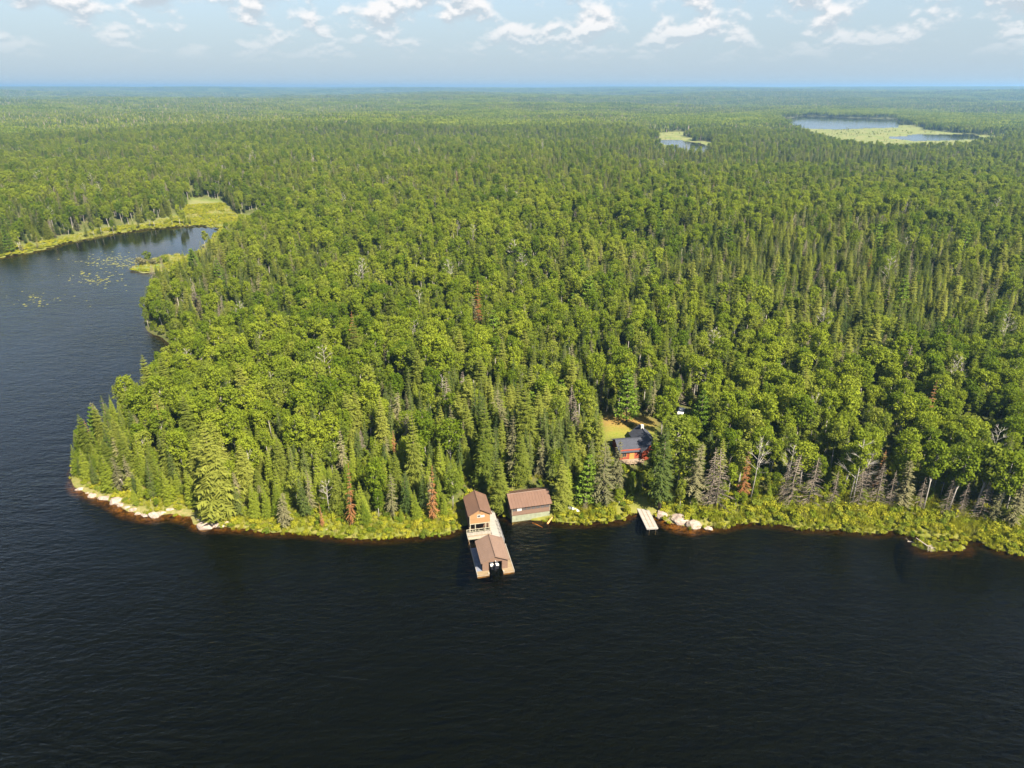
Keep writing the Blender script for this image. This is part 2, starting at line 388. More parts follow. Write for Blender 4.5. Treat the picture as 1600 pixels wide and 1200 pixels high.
# ------------------------------------------------------------------ tree kinds: each returns (trunk MB, crown MB)
def conifer(seed, H, Rm, power=.8, levels=20, nb=7, t0=.08, droop=.25, ragged=.25, rise=.25, lean=0.0, clump=1.0, sprays=8):
    r = random.Random(seed); tr, cr = MB(), MB()
    lx, ly = lean * r.uniform(-1, 1), lean * r.uniform(-1, 1)
    ax = lambda z: (lx * (z / H) ** 2, ly * (z / H) ** 2)
    zs = [-.4, H * .3, H * .65, H * .97]
    tr.tube([(*ax(max(z, 0)), z) for z in zs], [H * .012 + .04, H * .010 + .02, H * .006, .015], 5)
    for i in range(levels):
        t = (i + r.uniform(-.3, .3)) / (levels - 1); t = min(max(t, 0), 1)
        z = H * (t0 + (1 - t0) * t)
        prof = (1 - t) ** power * min(1, .55 + 3.5 * t)
        cx, cy = ax(z)
        ph = r.uniform(0, 6.28); n = max(4, int(round(nb * (.6 + .4 * (1 - t)))))
        for k in range(n):
            L = (Rm * prof * r.uniform(1 - ragged, 1 + ragged * .6) + .14)
            a = ph + 6.283 * (k + r.uniform(-.3, .3)) / n
            ca, sa = math.cos(a), math.sin(a)
            slope = (-.35 + (.35 + rise + .45) * t) + r.uniform(-.12, .12)
            f = lambda u, v, dz: (cx + ca * u - sa * v, cy + sa * u + ca * v, z + dz)
            cl = lambda s: (s * L, slope * s * L - droop * s * s * L)
            w_ = .085 * L * clump + .02; c1, c2, c3 = cl(0), cl(.55), cl(1)
            cr.add([f(c1[0], 0, c1[1] + w_ * .5), f(c2[0], w_, c2[1] - w_ * .3), f(c2[0], -w_, c2[1] - w_ * .3), f(c2[0], 0, c2[1] + w_ * .4), f(c3[0], 0, c3[1])], [(0, 3, 1), (0, 2, 3), (1, 3, 4), (3, 2, 4)])
            for q_ in range(sprays):                            # side sprays, longest at mid-bough, hanging a little
                s = .16 + .76 * (q_ + r.uniform(0, 1)) / sprays; sgn = 1 if q_ % 2 else -1
                c = cl(s); e = L * (.20 + .30 * (1 - s)) * r.uniform(.7, 1.3) * clump; k2 = L * r.uniform(.10, .16)
                cr.add([f(c[0] - k2, 0, c[1] + .03), f(c[0] + k2 * .8, 0, c[1] + .01), f(c[0] + e * .75, sgn * e, c[1] - e * r.uniform(.1, .5))], [(0, 1, 2)])
    x, y = ax(H)
    cr.add([(x - .12, y, H * .93), (x + .12, y, H * .93), (x, y + .1, H * .93), (x, y, H * 1.01)], [(0, 1, 3), (1, 2, 3), (2, 0, 3)])
    return tr, cr
def leafy(seed, H, Rc, base=.35, lobes=13, nq=1500, q=.40, white=True, forks=2, squash=1.0):
    r = random.Random(seed); g = np.random.default_rng(seed); tr, cr = MB(), MB()
    zc = H * (base + 1) / 2; hz = H * (1 - base) / 2
    bend = (r.uniform(-.5, .5), r.uniform(-.5, .5))
    tr.tube([(0, 0, -.4), (bend[0] * .3, bend[1] * .3, H * .3), (bend[0], bend[1], H * .62), (bend[0] * 1.1, bend[1] * 1.2, H * .88)], [H * .0105 + .03, H * .009, H * .006, .02], 5)
    C, S = [], []
    for i in range(lobes):
        t = (i + .5) / lobes; u = -1 + 2 * t                    # spread from the bottom of the crown to its top
        an = i * 2.4 + r.uniform(-.5, .5); ring = math.sqrt(max(0, 1 - (abs(u) ** 1.7) * .85)) * r.uniform(.30, .86)
        if u < -.2: ring *= .9
        C.append((bend[0] + Rc * ring * math.cos(an), bend[1] + Rc * ring * math.sin(an), zc + hz * u * .82)); S.append(Rc * r.uniform(.17, .40))
        if i % 2 == 0 and t < .85:
            p = C[-1]; tr.tube([(bend[0] * .7, bend[1] * .7, max(H * .25, p[2] - Rc * .9)), ((p[0] + bend[0]) / 2, (p[1] + bend[1]) / 2, p[2] - Rc * .35), p], [H * .0045, H * .003, .015], 4, cap=False)
    C, S = np.array(C), np.array(S)
    pk = g.choice(lobes, nq, p=S ** 2 / (S ** 2).sum())
    d = g.normal(size=(nq, 3)); d[:, 2] = d[:, 2] * .9 + .25; d /= np.linalg.norm(d, axis=1)[:, None]
    rad = S[pk] * g.uniform(.45, 1.3, nq)
    p = C[pk] + d * rad[:, None] * np.array([1, 1, .8 * squash])
    nrm = d + g.normal(size=(nq, 3)) * .42; nrm /= np.linalg.norm(nrm, axis=1)[:, None]
    a = np.cross(nrm, g.normal(size=(nq, 3))); a /= np.linalg.norm(a, axis=1)[:, None]; b = np.cross(nrm, a)
    sz = (q * g.uniform(.55, 1.25, nq))[:, None]
    V = np.stack([p - a * sz, p - b * sz * .7 + nrm * sz * .12, p + a * sz, p + b * sz * .7 - nrm * sz * .15], 1).reshape(-1, 3)
    Fc = np.arange(nq * 4).reshape(-1, 4)
    cr.v = [tuple(k) for k in V]; cr.f = [tuple(k) for k in Fc.tolist()]
    return tr, cr
def bare(seed, H, Rm, levels=16, nb=6, t0=.1, up=-.35):           # dead conifer: trunk and a cage of drooping twigs
    r = random.Random(seed); tr, cr = MB(), MB()
    tr.tube([(0, 0, -.4), (r.uniform(-.2, .2), .1, H * .5), (r.uniform(-.3, .3), 0, H)], [H * .011 + .03, H * .008, .02], 5)
    for i in range(levels):
        t = i / (levels - 1); z = H * (t0 + (.97 - t0) * t)
        for k in range(nb):
            L = Rm * (1 - t) ** .7 * r.uniform(.55, 1.15) + .2; a = r.uniform(0, 6.283); ca, sa = math.cos(a), math.sin(a)
            e = (ca * L, sa * L, z + up * L + r.uniform(-.1, .2) * L); m_ = (ca * L * .55, sa * L * .55, z + up * L * .3)
            w_ = .05
            cr.add([(0, 0, z + w_), (0, 0, z - w_), (m_[0], m_[1], m_[2] + w_), (m_[0], m_[1], m_[2] - w_), e], [(0, 1, 3, 2), (2, 3, 4)])
            for _ in range(3):                                    # twigs
                s = r.uniform(.35, .95); b0 = (ca * L * s, sa * L * s, z + up * L * s * (.55 + .45 * s)); a2 = a + r.uniform(-1, 1); l2 = L * r.uniform(.22, .42)
                cr.add([(b0[0], b0[1], b0[2] + .05), (b0[0], b0[1], b0[2] - .06), (b0[0] + math.cos(a2) * l2, b0[1] + math.sin(a2) * l2, b0[2] - l2 * r.uniform(.1, .7))], [(0, 1, 2)])
    return tr, cr
def snag(seed, H):                                                # leafless birch with forked white limbs
    r = random.Random(seed); tr, cr = MB(), MB()
    tr.tube([(0, 0, -.4), (.2, .1, H * .4), (.35, -.1, H * .75), (.5, 0, H)], [H * .008 + .02, H * .006, H * .0035, .015], 6)
    for i in range(11):
        t = .42 + .55 * i / 11; a = i * 2.2 + r.uniform(-.4, .4); L = H * .24 * (1.25 - t); b = (.35 * t, 0, H * t)
        m_ = (b[0] + math.cos(a) * L * .6, math.sin(a) * L * .6, b[2] + L * .55); e = (b[0] + math.cos(a + .2) * L, math.sin(a + .2) * L, b[2] + L * 1.25)
        cr.tube([b, m_, e], [.045, .026, .01], 4, cap=False)
        for _ in range(9):
            a2 = a + r.uniform(-1.3, 1.3); l2 = L * r.uniform(.3, .75)
            cr.tube([m_, (m_[0] + math.cos(a2) * l2, m_[1] + math.sin(a2) * l2, m_[2] + l2 * r.uniform(.4, 1.1))], [.022, .008], 3, cap=False)
    return tr, cr
def pine(seed, H, Rm):
    r = random.Random(seed); tr, cr = MB(), MB()
    tr.tube([(0, 0, -.4), (.1, 0, H * .5), (0, .1, H * .95)], [H * .014, H * .01, .03], 6)
    g = np.random.default_rng(seed)
    for i in range(9):
        t = i / 8; z = H * (.16 + .80 * t); n = 6 if t < .8 else 4
        for k in range(n):
            a = 6.283 * k / n + i * .7 + r.uniform(-.3, .3); L = Rm * (1 - .82 * t ** 1.3) * r.uniform(.75, 1.1)
            ca, sa = math.cos(a), math.sin(a); up = .12 + .5 * t
            tr.tube([(0, 0, z), (ca * L * .6, sa * L * .6, z + up * L * .4), (ca * L, sa * L, z + up * L)], [.06, .04, .015], 3, cap=False)
            m_ = 42; s = g.uniform(.35, 1.05, m_); off = g.normal(size=(m_, 2)) * np.array([.16 * L, .09 * L]) 
            for j in range(m_):
                c = np.array([ca * L * s[j] - sa * off[j, 0], sa * L * s[j] + ca * off[j, 0], z + up * L * s[j] + off[j, 1]])
                d1 = g.normal(size=3); d1[2] = abs(d1[2]) * .5; d1 *= .32 / np.linalg.norm(d1); d2 = np.cross(d1, g.normal(size=3)); d2 *= .22 / (np.linalg.norm(d2) + 1e-6)
                cr.add([c - d1, c + d2, c + d1, c - d2], [(0, 1, 2, 3)])
    return tr, cr

KINDS = {}                                  # kind -> list of variants {trunk, crown, joined, H, R}
def add_kind(kind, builds, crown_mat, trunk_mat, crown_name='crown'):
    out = []
    for i, (fn, kw) in enumerate(builds):
        tr, cr = fn(**kw)
        tm = tr.mesh('trunk', M[trunk_mat], True); cm_ = cr.mesh(crown_name, M[crown_mat])
        jm = mesh(kind + '_whole', tr.v + cr.v, tr.f + [tuple(k + len(tr.v) for k in f) for f in cr.f], [M[trunk_mat], M[crown_mat]], [0] * len(tr.f) + [1] * len(cr.f))
        a = np.array(cr.v)
        out.append(dict(trunk=tm, crown=cm_, joined=jm, H=kw['H'], R=float(np.percentile(np.hypot(a[:, 0], a[:, 1]), 93)), cn=crown_name))
    KINDS[kind] = out
add_kind('white_spruce', [(conifer, dict(seed=s, H=17, Rm=rm, power=p, levels=31, nb=10, t0=.05, droop=.3, ragged=.38, clump=1.05, sprays=9)) for s, rm, p in ((1, 3.3, .72), (2, 2.9, .8), (3, 3.6, .66), (4, 3.0, .75))], 'spruce', 'bark')
add_kind('black_spruce', [(conifer, dict(seed=s, H=13, Rm=rm, power=p, levels=25, nb=7, t0=.14, droop=.25, ragged=.4, rise=.2, lean=.25, clump=1.15, sprays=6)) for s, rm, p in ((11, 1.35, .62), (12, 1.6, .6), (13, 1.2, .5), (14, 1.5, .7))], 'black', 'bark')
add_kind('balsam_fir', [(conifer, dict(seed=s, H=11, Rm=rm, power=.95, levels=24, nb=8, t0=.04, droop=.12, ragged=.28, rise=.3, clump=1.2, sprays=7)) for s, rm in ((21, 1.9), (22, 2.2), (23, 1.7), (24, 2.0))], 'fir', 'bark')
add_kind('scruffy_spruce', [(conifer, dict(seed=s, H=13, Rm=rm, power=.55, levels=19, nb=6, t0=.10, droop=.4, ragged=.5, lean=.3, clump=.9)) for s, rm in ((31, 1.7), (32, 2.0))], 'scruff', 'bark')
add_kind('rust_spruce', [(conifer, dict(seed=s, H=11, Rm=rm, power=.75, levels=18, nb=6, t0=.1, droop=.35, ragged=.5, clump=.9)) for s, rm in ((41, 1.4), (42, 1.6))], 'rust', 'bark')
add_kind('dead_spruce', [(bare, dict(seed=s, H=12, Rm=rm, levels=22, nb=7)) for s, rm in ((51, 1.7), (52, 2.0), (53, 1.5))], 'dead', 'dead', 'branches')
add_kind('birch_snag', [(snag, dict(seed=s, H=14)) for s in (61, 62)], 'white_bark', 'white_bark', 'branches')
add_kind('aspen', [(leafy, dict(seed=s, H=15, Rc=rc, base=b, lobes=lo + 22, nq=2300, q=.27)) for s, rc, b, lo in ((71, 2.9, .42, 13), (72, 3.3, .38, 15), (73, 2.6, .48, 11), (74, 3.1, .34, 14))], 'leaf', 'white_bark')
add_kind('paper_birch', [(leafy, dict(seed=s, H=14, Rc=rc, base=b, lobes=lo + 18, nq=2000, q=.25)) for s, rc, b, lo in ((81, 2.7, .36, 12), (82, 3.1, .32, 14), (83, 2.3, .45, 10))], 'birchleaf', 'white_bark')
add_kind('white_pine', [(pine, dict(seed=s, H=15, Rm=rm)) for s, rm in ((91, 3.6), (92, 3.1))], 'pine', 'bark')
CONIF = ('white_spruce', 'black_spruce', 'balsam_fir', 'scruffy_spruce', 'white_pine')
BROAD = ('aspen', 'paper_birch')

# ------------------------------------------------------------------ where the trees stand
CLEAR_BOX = [(719, 764, 778, 842), (793, 758, 862, 822), (728, 820, 806, 902), (968, 658, 1007, 720), (987, 776, 1034, 832), (1058, 637, 1072, 648)]
def clear_of_boxes(x, y, z, h, rad):
    ok = np.ones(len(x), bool)
    for s, wd in ((0., .35), (.3, .9), (.6, .6), (.8, .35), (1., .1)):
        px, py, zc = proj(x, y, z + h * s); hw = rad * wd * F / zc
        for a, b, c, d in CLEAR_BOX:
            ok &= ~((px + hw > a) & (px - hw < c) & (py > b) & (py < d))
    return ok
FOOT = []                                   # footprints of buildings and docks (polygons) where nothing grows
ZONES = [(180, 330, 130, 25, .85), (330, 440, 110, 50, .92), (150, 700, 90, 60, .92), (350, 760, 130, 45, .95), (560, 770, 140, 45, .95), (620, 670, 80, 50, .8),
    (850, 660, 90, 70, .8), (960, 570, 60, 35, .6), (1300, 420, 200, 70, .93), (1450, 470, 130, 50, .9), (1150, 380, 120, 45, .75), (800, 245, 300, 26, .7),
    (1250, 255, 250, 25, .75), (300, 285, 100, 20, .6), (400, 540, 90, 45, .08), (330, 600, 80, 45, .1), (480, 640, 80, 40, .12), (650, 480, 150, 55, .12),
    (800, 440, 140, 55, .15), (950, 490, 110, 40, .2), (1150, 540, 90, 45, .15), (1000, 400, 100, 30, .3), (1400, 650, 220, 45, .10), (1200, 690, 90, 35, .25),
    (1530, 570, 110, 40, .2), (600, 320, 200, 35, .18), (850, 340, 180, 28, .2), (1550, 345, 100, 50, .15), (100, 290, 150, 25, .25), (1300, 300, 150, 20, .3),
    (600, 222, 200, 14, .35), (1000, 300, 100, 20, .7), (1450, 760, 160, 30, .35)]
BANDX = ([0, 100, 300, 360, 700, 880, 1100, 1250, 1450, 1600, 2000], [2, 1.6, 2.2, 3.4, 4.0, 3.0, 4.5, 7, 9, 9, 8])
def conifer_share(x, y):
    px, py, _ = proj(x, y, terrain(x, y) + 9)
    num = np.full(x.shape, .05 * .5); den = np.full(x.shape, .05)
    for a, b, sx_, sy_, c in ZONES:
        k = np.exp(-.5 * (((px - a) / sx_) ** 2 + ((py - b) / sy_) ** 2)) + 1e-9
        num += k * c; den += k
    c = num / den
    n = .5 * fbm(x / 38 + 31, y / 38 + 11) + .5 * fbm(x / 150 + 3, y / 150 + 21)
    return np.clip(c + .04 + (n - .5) * 1.7, .05, .98)
def scatter(r0, r1, step, half):
    xs = np.arange(-r1 * math.sin(half), r1 * math.sin(half), step); ys = np.arange(r0 * math.cos(half), r1, step)
    X, Y = np.meshgrid(xs, ys); X = X + (np.arange(len(ys)) % 2)[:, None] * step / 2
    X = (X + rng.uniform(-.45, .45, X.shape) * step).ravel(); Y = (Y + rng.uniform(-.45, .45, Y.shape) * step).ravel()
    r = np.hypot(X, Y); k = (r >= r0) & (r < r1) & (np.abs(np.arctan2(X, Y)) < half)
    return X[k], Y[k]
def standing_room(x, y, pad=2.5):
    z, d, marsh, wat = terrain(x, y, full=True)
    px, _, _ = proj(x, y, z)
    band = np.interp(px, *BANDX)
    r = np.hypot(x, y)
    band = np.where((r > 200) & (x < -90), np.where(y < 345, 1.0, 3.0), band)
    ok = (d > band) & (marsh > np.where(r < 800, 1.5, 4)) & (wat > 8) & (seg_dist(x, y, CLEAR) > 1.0)
    for p in FOOT: ok &= seg_dist(x, y, p) > pad
    return ok, z, d

def rect(o, rz, x0, x1, y0, y1):
    c, s = math.cos(rz), math.sin(rz)
    return [(o[0] + c * a - s * b, o[1] + s * a + c * b) for a, b in ((x0, y0), (x1, y0), (x1, y1), (x0, y1))]
RZ = R_(12)
B0 = (-3.4, 112.0)
C0 = (4.3, 130.0); CRZ = R_(13.4)
K0 = (31.6, 152.0); KRZ = R_(9)
D0 = (31.1, 126.0); DRZ = R_(6)
FOOT += [rect(B0, RZ, -4.2, 4.0, -1.5, 21), rect(C0, CRZ, -4.8, 4.8, -.8, 7), rect(K0, KRZ, -6, 6, -4.5, 9), rect(D0, DRZ, -1.6, 1.6, 0, 11)]

TREES = []                                  # (kind, variant, x, y, z, scale_xy, scale_z, rot)
def put(kind, x, y, h, var=None, fat=1.0, z=None, force=True):
    v = random.randrange(len(KINDS[kind])) if var is None else var
    K = KINDS[kind][v]; s = h / K['H']
    TREES.append((kind, v, x, y, tz(x, y) if z is None else z, s * fat, s, random.uniform(0, 6.283)))
def key(kind, top, base=None, h=None, fat=1.0, var=None):
    if base is not None:                    # foot seen: stand it there, height from the pixel of its top
        p = on_ground(*base)
        lo, hi = 1., 40.
        for _ in range(30):
            m_ = (lo + hi) / 2
            if proj(p[0], p[1], p[2] + m_)[1] > top[1]: lo = m_
            else: hi = m_
        put(kind, p[0], p[1], lo, var, fat)
    else:                                   # only the top seen: usual height for its kind
        z = 4.0
        for _ in range(8):
            q = G(top[0], top[1], z + h); z = max(tz(*q), .2)
        put(kind, q[0], q[1], h, var, fat)
for a in [('white_spruce', (318, 668), (343, 806), None, 1.0), ('white_spruce', (280, 612), None, 18, 1.05), ('white_spruce', (220, 553), None, 18, .85), ('white_spruce', (246, 552), None, 18, .8),
    ('black_spruce', (157, 618), None, 14, 1), ('white_pine', (140, 636), None, 12, .8), ('rust_spruce', (130, 655), None, 11, .8), ('rust_spruce', (244, 632), None, 12, 1),
    ('aspen', (243, 640), None, 13, 1.1), ('aspen', (215, 660), None, 12, 1.1), ('rust_spruce', (547, 726), (550, 822), None, .6), ('rust_spruce', (610, 673), (616, 712), None, .9),
    ('rust_spruce', (668, 727), (677, 813), None, .75), ('scruffy_spruce', (605, 738), (614, 806), None, 1.0), ('rust_spruce', (504, 785), (505, 824), None, .7), ('scruffy_spruce', (447, 770), (447, 822), None, 1.3),
    ('white_spruce', (632, 644), (650, 772), None, .8), ('white_spruce', (757, 622), None, 20, .95), ('white_spruce', (824, 604), (824, 722), None, 1.05), ('white_spruce', (875, 711), (877, 797), None, 1.15),
    ('white_spruce', (782, 716), (780, 797), None, 1.15), ('paper_birch', (708, 735), (708, 795), None, 1.1), ('aspen', (661, 640), None, 15, 1.0), ('aspen', (702, 655), None, 14, 1.2),
    ('white_spruce', (594, 616), None, 16, .9), ('white_spruce', (712, 610), None, 15, .9), ('rust_spruce', (549, 487), None, 18, .8), ('rust_spruce', (746, 438), None, 19, .75), ('rust_spruce', (1465, 595), None, 16, .7),
    ('white_pine', (915, 712), (914, 790), None, 1.1), ('scruffy_spruce', (942, 688), (941, 792), None, 1.15), ('white_spruce', (940, 640), None, 16, .75), ('scruffy_spruce', (966, 716), (966, 782), None, .7),
    ('black_spruce', (1032, 664), (1030, 797), None, 1.3), ('paper_birch', (1062, 652), None, 14, 1.5), ('paper_birch', (1018, 690), (1020, 762), None, .9), ('white_spruce', (1012, 672), (1014, 757), None, .7), ('scruffy_spruce', (961, 690), (962, 765), None, 1.1), ('balsam_fir', (985, 738), (985, 775), None, 1.1), ('paper_birch', (1002, 735), (1003, 770), None, 1.0), ('scruffy_spruce', (1084, 690), (1084, 788), None, 1.2), ('dead_spruce', (1106, 700), (1104, 793), None, 1.1),
    ('dead_spruce', (1118, 700), (1117, 794), None, 1.3), ('white_pine', (985, 576), None, 16, 1.1), ('aspen', (980, 550), None, 15, 1), ('birch_snag', (1171, 686), (1172, 782), None, 1.0), ('rust_spruce', (1163, 705), (1160, 778), None, 1),
    ('dead_spruce', (1233, 710), (1235, 789), None, 1.3), ('dead_spruce', (1257, 712), (1260, 791), None, 1.3), ('birch_snag', (1337, 688), (1331, 792), None, 1.2), ('aspen', (1335, 690), (1326, 784), None, .9), ('dead_spruce', (1345, 730), (1338, 794), None, 1.3),
    ('rust_spruce', (1375, 704), (1369, 765), None, .9), ('dead_spruce', (1369, 725), (1366, 791), None, 1.2), ('scruffy_spruce', (1413, 719), (1408, 794), None, 1.2), ('dead_spruce', (1222, 722), (1222, 786), None, 1.1), ('white_pine', (1100, 610), None, 14, 1),
    ('dead_spruce', (1393, 735), (1388, 794), None, 1), ('dead_spruce', (1480, 745), (1474, 806), None, 1.1), ('dead_spruce', (1535, 748), (1527, 812), None, 1.2), ('scruffy_spruce', (1592, 745), (1578, 822), None, 1.1),
    ('aspen', (1456, 690), (1442, 798), None, 1.0), ('aspen', (1496, 695), (1480, 802), None, 1.0), ('paper_birch', (1540, 690), (1520, 806), None, 1.1), ('aspen', (1580, 700), (1556, 812), None, 1.0), ('aspen', (1425, 670), None, 15, 1.1),
    ('dead_spruce', (1440, 745), (1434, 799), None, 1.1), ('dead_spruce', (1505, 752), (1498, 808), None, 1.0), ('dead_spruce', (1300, 735), (1297, 792), None, 1), ('birch_snag', (505, 540), None, 14, 1.2), ('birch_snag', (1290, 480), None, 15, 1),
    ('birch_snag', (1395, 400), None, 16, 1.1), ('birch_snag', (1280, 615), None, 14, 1), ('birch_snag', (1500, 555), None, 14, 1), ('birch_snag', (1580, 490), None, 15, 1), ('birch_snag', (1240, 695), None, 12, 1),
    ('dead_spruce', (700, 590), None, 14, 1.1), ('dead_spruce', (895, 600), None, 14, 1), ('aspen', (400, 500), None, 15, 1.25), ('aspen', (420, 530), None, 15, 1.2), ('aspen', (360, 600), None, 15, 1.2), ('dead_spruce', (300, 440), None, 13, 1.4),
    ('scruffy_spruce', (1565, 760), (1550, 816), None, 1), ('dead_spruce', (915, 770), (914, 801), None, 1.1), ('birch_snag', (815, 395), None, 15, 1), ('birch_snag', (700, 405), None, 15, 1.1), ('birch_snag', (560, 415), None, 15, 1)]:
    key(a[0], a[1], a[2], a[3], a[4])
KEYN = len(TREES)
kx = np.array([t[2] for t in TREES]); ky = np.array([t[3] for t in TREES])

def fill(r0, r1, step, half, thin_broad=.50):
    x, y = scatter(r0, r1, step, half)
    ok, z, d = standing_room(x, y)
    x, y, z, d = x[ok], y[ok], z[ok], d[ok]
    c = conifer_share(x, y); u = rng.random(len(x)); con = u < c
    keep = con | (rng.random(len(x)) < thin_broad)
    if r0 < 260:
        for a, b in zip(kx, ky): keep &= (x - a) ** 2 + (y - b) ** 2 > 2.6 ** 2
    keep &= rng.random(len(x)) > .03 + .22 * sstep(.58, .72, fbm(x / 16 + 50, y / 16))
    x, y, z, d, con = x[keep], y[keep], z[keep], d[keep], con[keep]
    px, py, zc = proj(x, y, z)
    r = np.hypot(x, y); n = len(x); u = rng.random(n); hn = fbm(x / 40 + 7, y / 40 + 3); hr = rng.random(n)
    right_shore = (px > 1130) & (d < 20) & (r < 260)
    point = (px < 760) & (d < 28) & (r < 260)
    for i in range(n):
        if con[i]:
            if right_shore[i]: kd = 'dead_spruce' if u[i] < .5 else 'scruffy_spruce' if u[i] < .8 else 'black_spruce'
            elif point[i]: kd = 'balsam_fir' if u[i] < .55 else 'black_spruce' if u[i] < .8 else 'white_spruce' if u[i] < .93 else 'scruffy_spruce'
            elif u[i] < .50: kd = 'black_spruce'
            elif u[i] < .70: kd = 'balsam_fir'
            elif u[i] < .84: kd = 'white_spruce'
            elif u[i] < .935: kd = 'scruffy_spruce'
            elif u[i] < .965: kd = 'dead_spruce'
            elif u[i] < .9685: kd = 'rust_spruce'
            elif u[i] < .985: kd = 'white_pine'
            else: kd = 'black_spruce'
            h = {'white_spruce': 12.5, 'black_spruce': 9.6, 'balsam_fir': 9.2, 'scruffy_spruce': 10.5, 'dead_spruce': 10, 'rust_spruce': 10, 'white_pine': 13}[kd] * (.50 + .62 * hr[i] ** 1.2 + .40 * hn[i])
            if point[i]: h *= .92
        else:
            kd = 'aspen' if u[i] < .62 else 'paper_birch' if u[i] < .982 else 'birch_snag'
            h = (11.2 if kd != 'paper_birch' else 10.2) * (.48 + .62 * hr[i] + .48 * hn[i])
        v = random.randrange(len(KINDS[kd])); s = h / KINDS[kd][v]['H']
        TREES.append((kd, v, x[i], y[i], z[i], s * random.uniform(.88, 1.18), s, random.uniform(0, 6.283)))
fill(100, 270, 2.75, R_(50))
fill(270, 720, 3.4, R_(45))
fill(720, 1600, 5.0, R_(42), .6)
x, y = scatter(100, 420, 3.3, R_(48))
ok, z, d = standing_room(x, y, 1.5); x, y, z = x[ok], y[ok], z[ok]
for i in range(len(x)):
    kd = random.choice(('aspen', 'paper_birch', 'balsam_fir', 'aspen')); v = random.randrange(len(KINDS[kd])); s = random.uniform(2.5, 5.5) / KINDS[kd][v]['H']
    TREES.append((kd, v, x[i], y[i], z[i] - (.3 * s * KINDS[kd][v]['H'] if kd != 'balsam_fir' else 0), s * 1.5, s * 1.2, random.uniform(0, 6.283)))
# keep sight of the buildings, the dock and the lawn
tx = np.array([t[2] for t in TREES]); ty = np.array([t[3] for t in TREES]); tzz = np.array([t[4] for t in TREES])
th_ = np.array([t[6] * KINDS[t[0]][t[1]]['H'] for t in TREES]); trd = np.array([t[5] * KINDS[t[0]][t[1]]['R'] for t in TREES])
okb = clear_of_boxes(tx, ty, tzz, th_, trd); okb[:KEYN] = True
TREES = [t for t, k in zip(TREES, okb) if k]

# ------------------------------------------------------------------ which trees are things of their own, which are forest
ppx, ppy, pzc = proj(np.array([t[2] for t in TREES]), np.array([t[3] for t in TREES]), np.array([t[4] + 5 for t in TREES]))
tall = np.array([t[6] * KINDS[t[0]][t[1]]['H'] for t in TREES])
inv = (ppx > -20) & (ppx < 1620) & (ppy < 1200) & (tall > 5.2) & (np.array([t[5] / t[6] for t in TREES]) < 1.22)
dead_kinds = ('dead_spruce', 'rust_spruce', 'birch_snag')
def klass(k): return 'dead' if k in dead_kinds else 'broad' if k in BROAD else 'con'
cls = np.array([klass(t[0]) for t in TREES])
single = np.zeros(len(TREES), bool)
for c, most in (('con', 290), ('broad', 290), ('dead', 150)):
    idx = np.where((cls == c) & inv)[0]
    idx = idx[np.argsort(pzc[idx])][:most]
    single[idx] = True
single[:KEYN] |= True
CATS = {'white_spruce': 'spruce tree', 'black_spruce': 'spruce tree', 'balsam_fir': 'fir tree', 'scruffy_spruce': 'spruce tree', 'white_pine': 'pine tree',
        'dead_spruce': 'dead tree', 'rust_spruce': 'dead tree', 'birch_snag': 'dead tree', 'aspen': 'aspen tree', 'paper_birch': 'birch tree'}
LOOK = {'white_spruce': 'broad olive green spruce', 'black_spruce': 'narrow spire-shaped spruce', 'balsam_fir': 'pointed bright green fir', 'scruffy_spruce': 'sparse greyish spruce',
        'white_pine': 'layered fresh green pine', 'dead_spruce': 'bare grey dead spruce', 'rust_spruce': 'rust red dying spruce', 'birch_snag': 'leafless white birch', 'aspen': 'green aspen', 'paper_birch': 'pale leaved birch'}
PLACES = [((-108, 150), 'on the rocky point'), ((-70, 138), 'behind the cracked shore ledge'), ((-45, 136), 'above the long grassy bank'), ((-22, 134), 'beside the orange boathouse bank'),
          ((-3, 142), 'behind the orange boathouse'), ((12, 143), 'behind the green based cabin'), ((22, 140), 'between cabin and cottage'), ((31, 152), 'around the red cottage'),
          ((44, 140), 'beside the pale boulders'), ((62, 140), 'past the pale boulders'), ((85, 138), 'above the stranded white logs'), ((108, 132), 'opposite the grassy islet'),
          ((-80, 175), 'in the leafy heart of the point'), ((-20, 175), 'in the woods behind the boathouse'), ((55, 172), 'in the woods behind the boulders'), ((95, 170), 'beyond the white logs'),
          ((-150, 270), 'by the hidden cove'), ((-60, 230), 'in woods behind the point'), ((20, 240), 'in the deep woods'), ((90, 215), 'in the aspen woods'), ((100, 260), 'in the dense spruce woods'), ((170, 220), 'past the marshy shore')]
SHAPES = {'aspen': ('compact', 'wide crowned', 'high crowned', 'deep crowned'), 'white_spruce': ('full', 'neat', 'heavy', 'even'), 'black_spruce': ('slim', 'shaggy', 'thin', 'leaning'),
          'dead_spruce': ('slim', 'wide', 'thin'), 'scruffy_spruce': ('slim', 'wide'), 'rust_spruce': ('slim', 'wide'), 'birch_snag': ('forked', 'straight'), 'white_pine': ('broad', 'slim'),
          'balsam_fir': ('even', 'wide', 'thin', 'dense'), 'paper_birch': ('neat', 'wide', 'small crowned')}
def describe(t, d):
    kd, v, x, y, z, sxy, sz, rot = t
    h = sz * KINDS[kd][v]['H']
    size = 'small' if h < 8 else 'mid-sized' if h < 11 else 'tall' if h < 15 else 'towering'
    pl = min(PLACES, key=lambda p: (p[0][0] - x) ** 2 + (p[0][1] - y) ** 2)[1]
    row = 'by the water' if d < 6 else 'in the front rows' if d < 14 else 'behind the front' if d < 30 else 'further back'
    look = (SHAPES[kd][v] + ' ' if kd in SHAPES else '') + LOOK[kd]
    return size, look.replace('slim narrow', 'slim').replace('wide round crowned', 'wide').replace('full broad', 'full').replace('heavy broad', 'heavy'), row, pl, h
sd = lake_d(np.array([t[2] for t in TREES]), np.array([t[3] for t in TREES]))
sets = {}
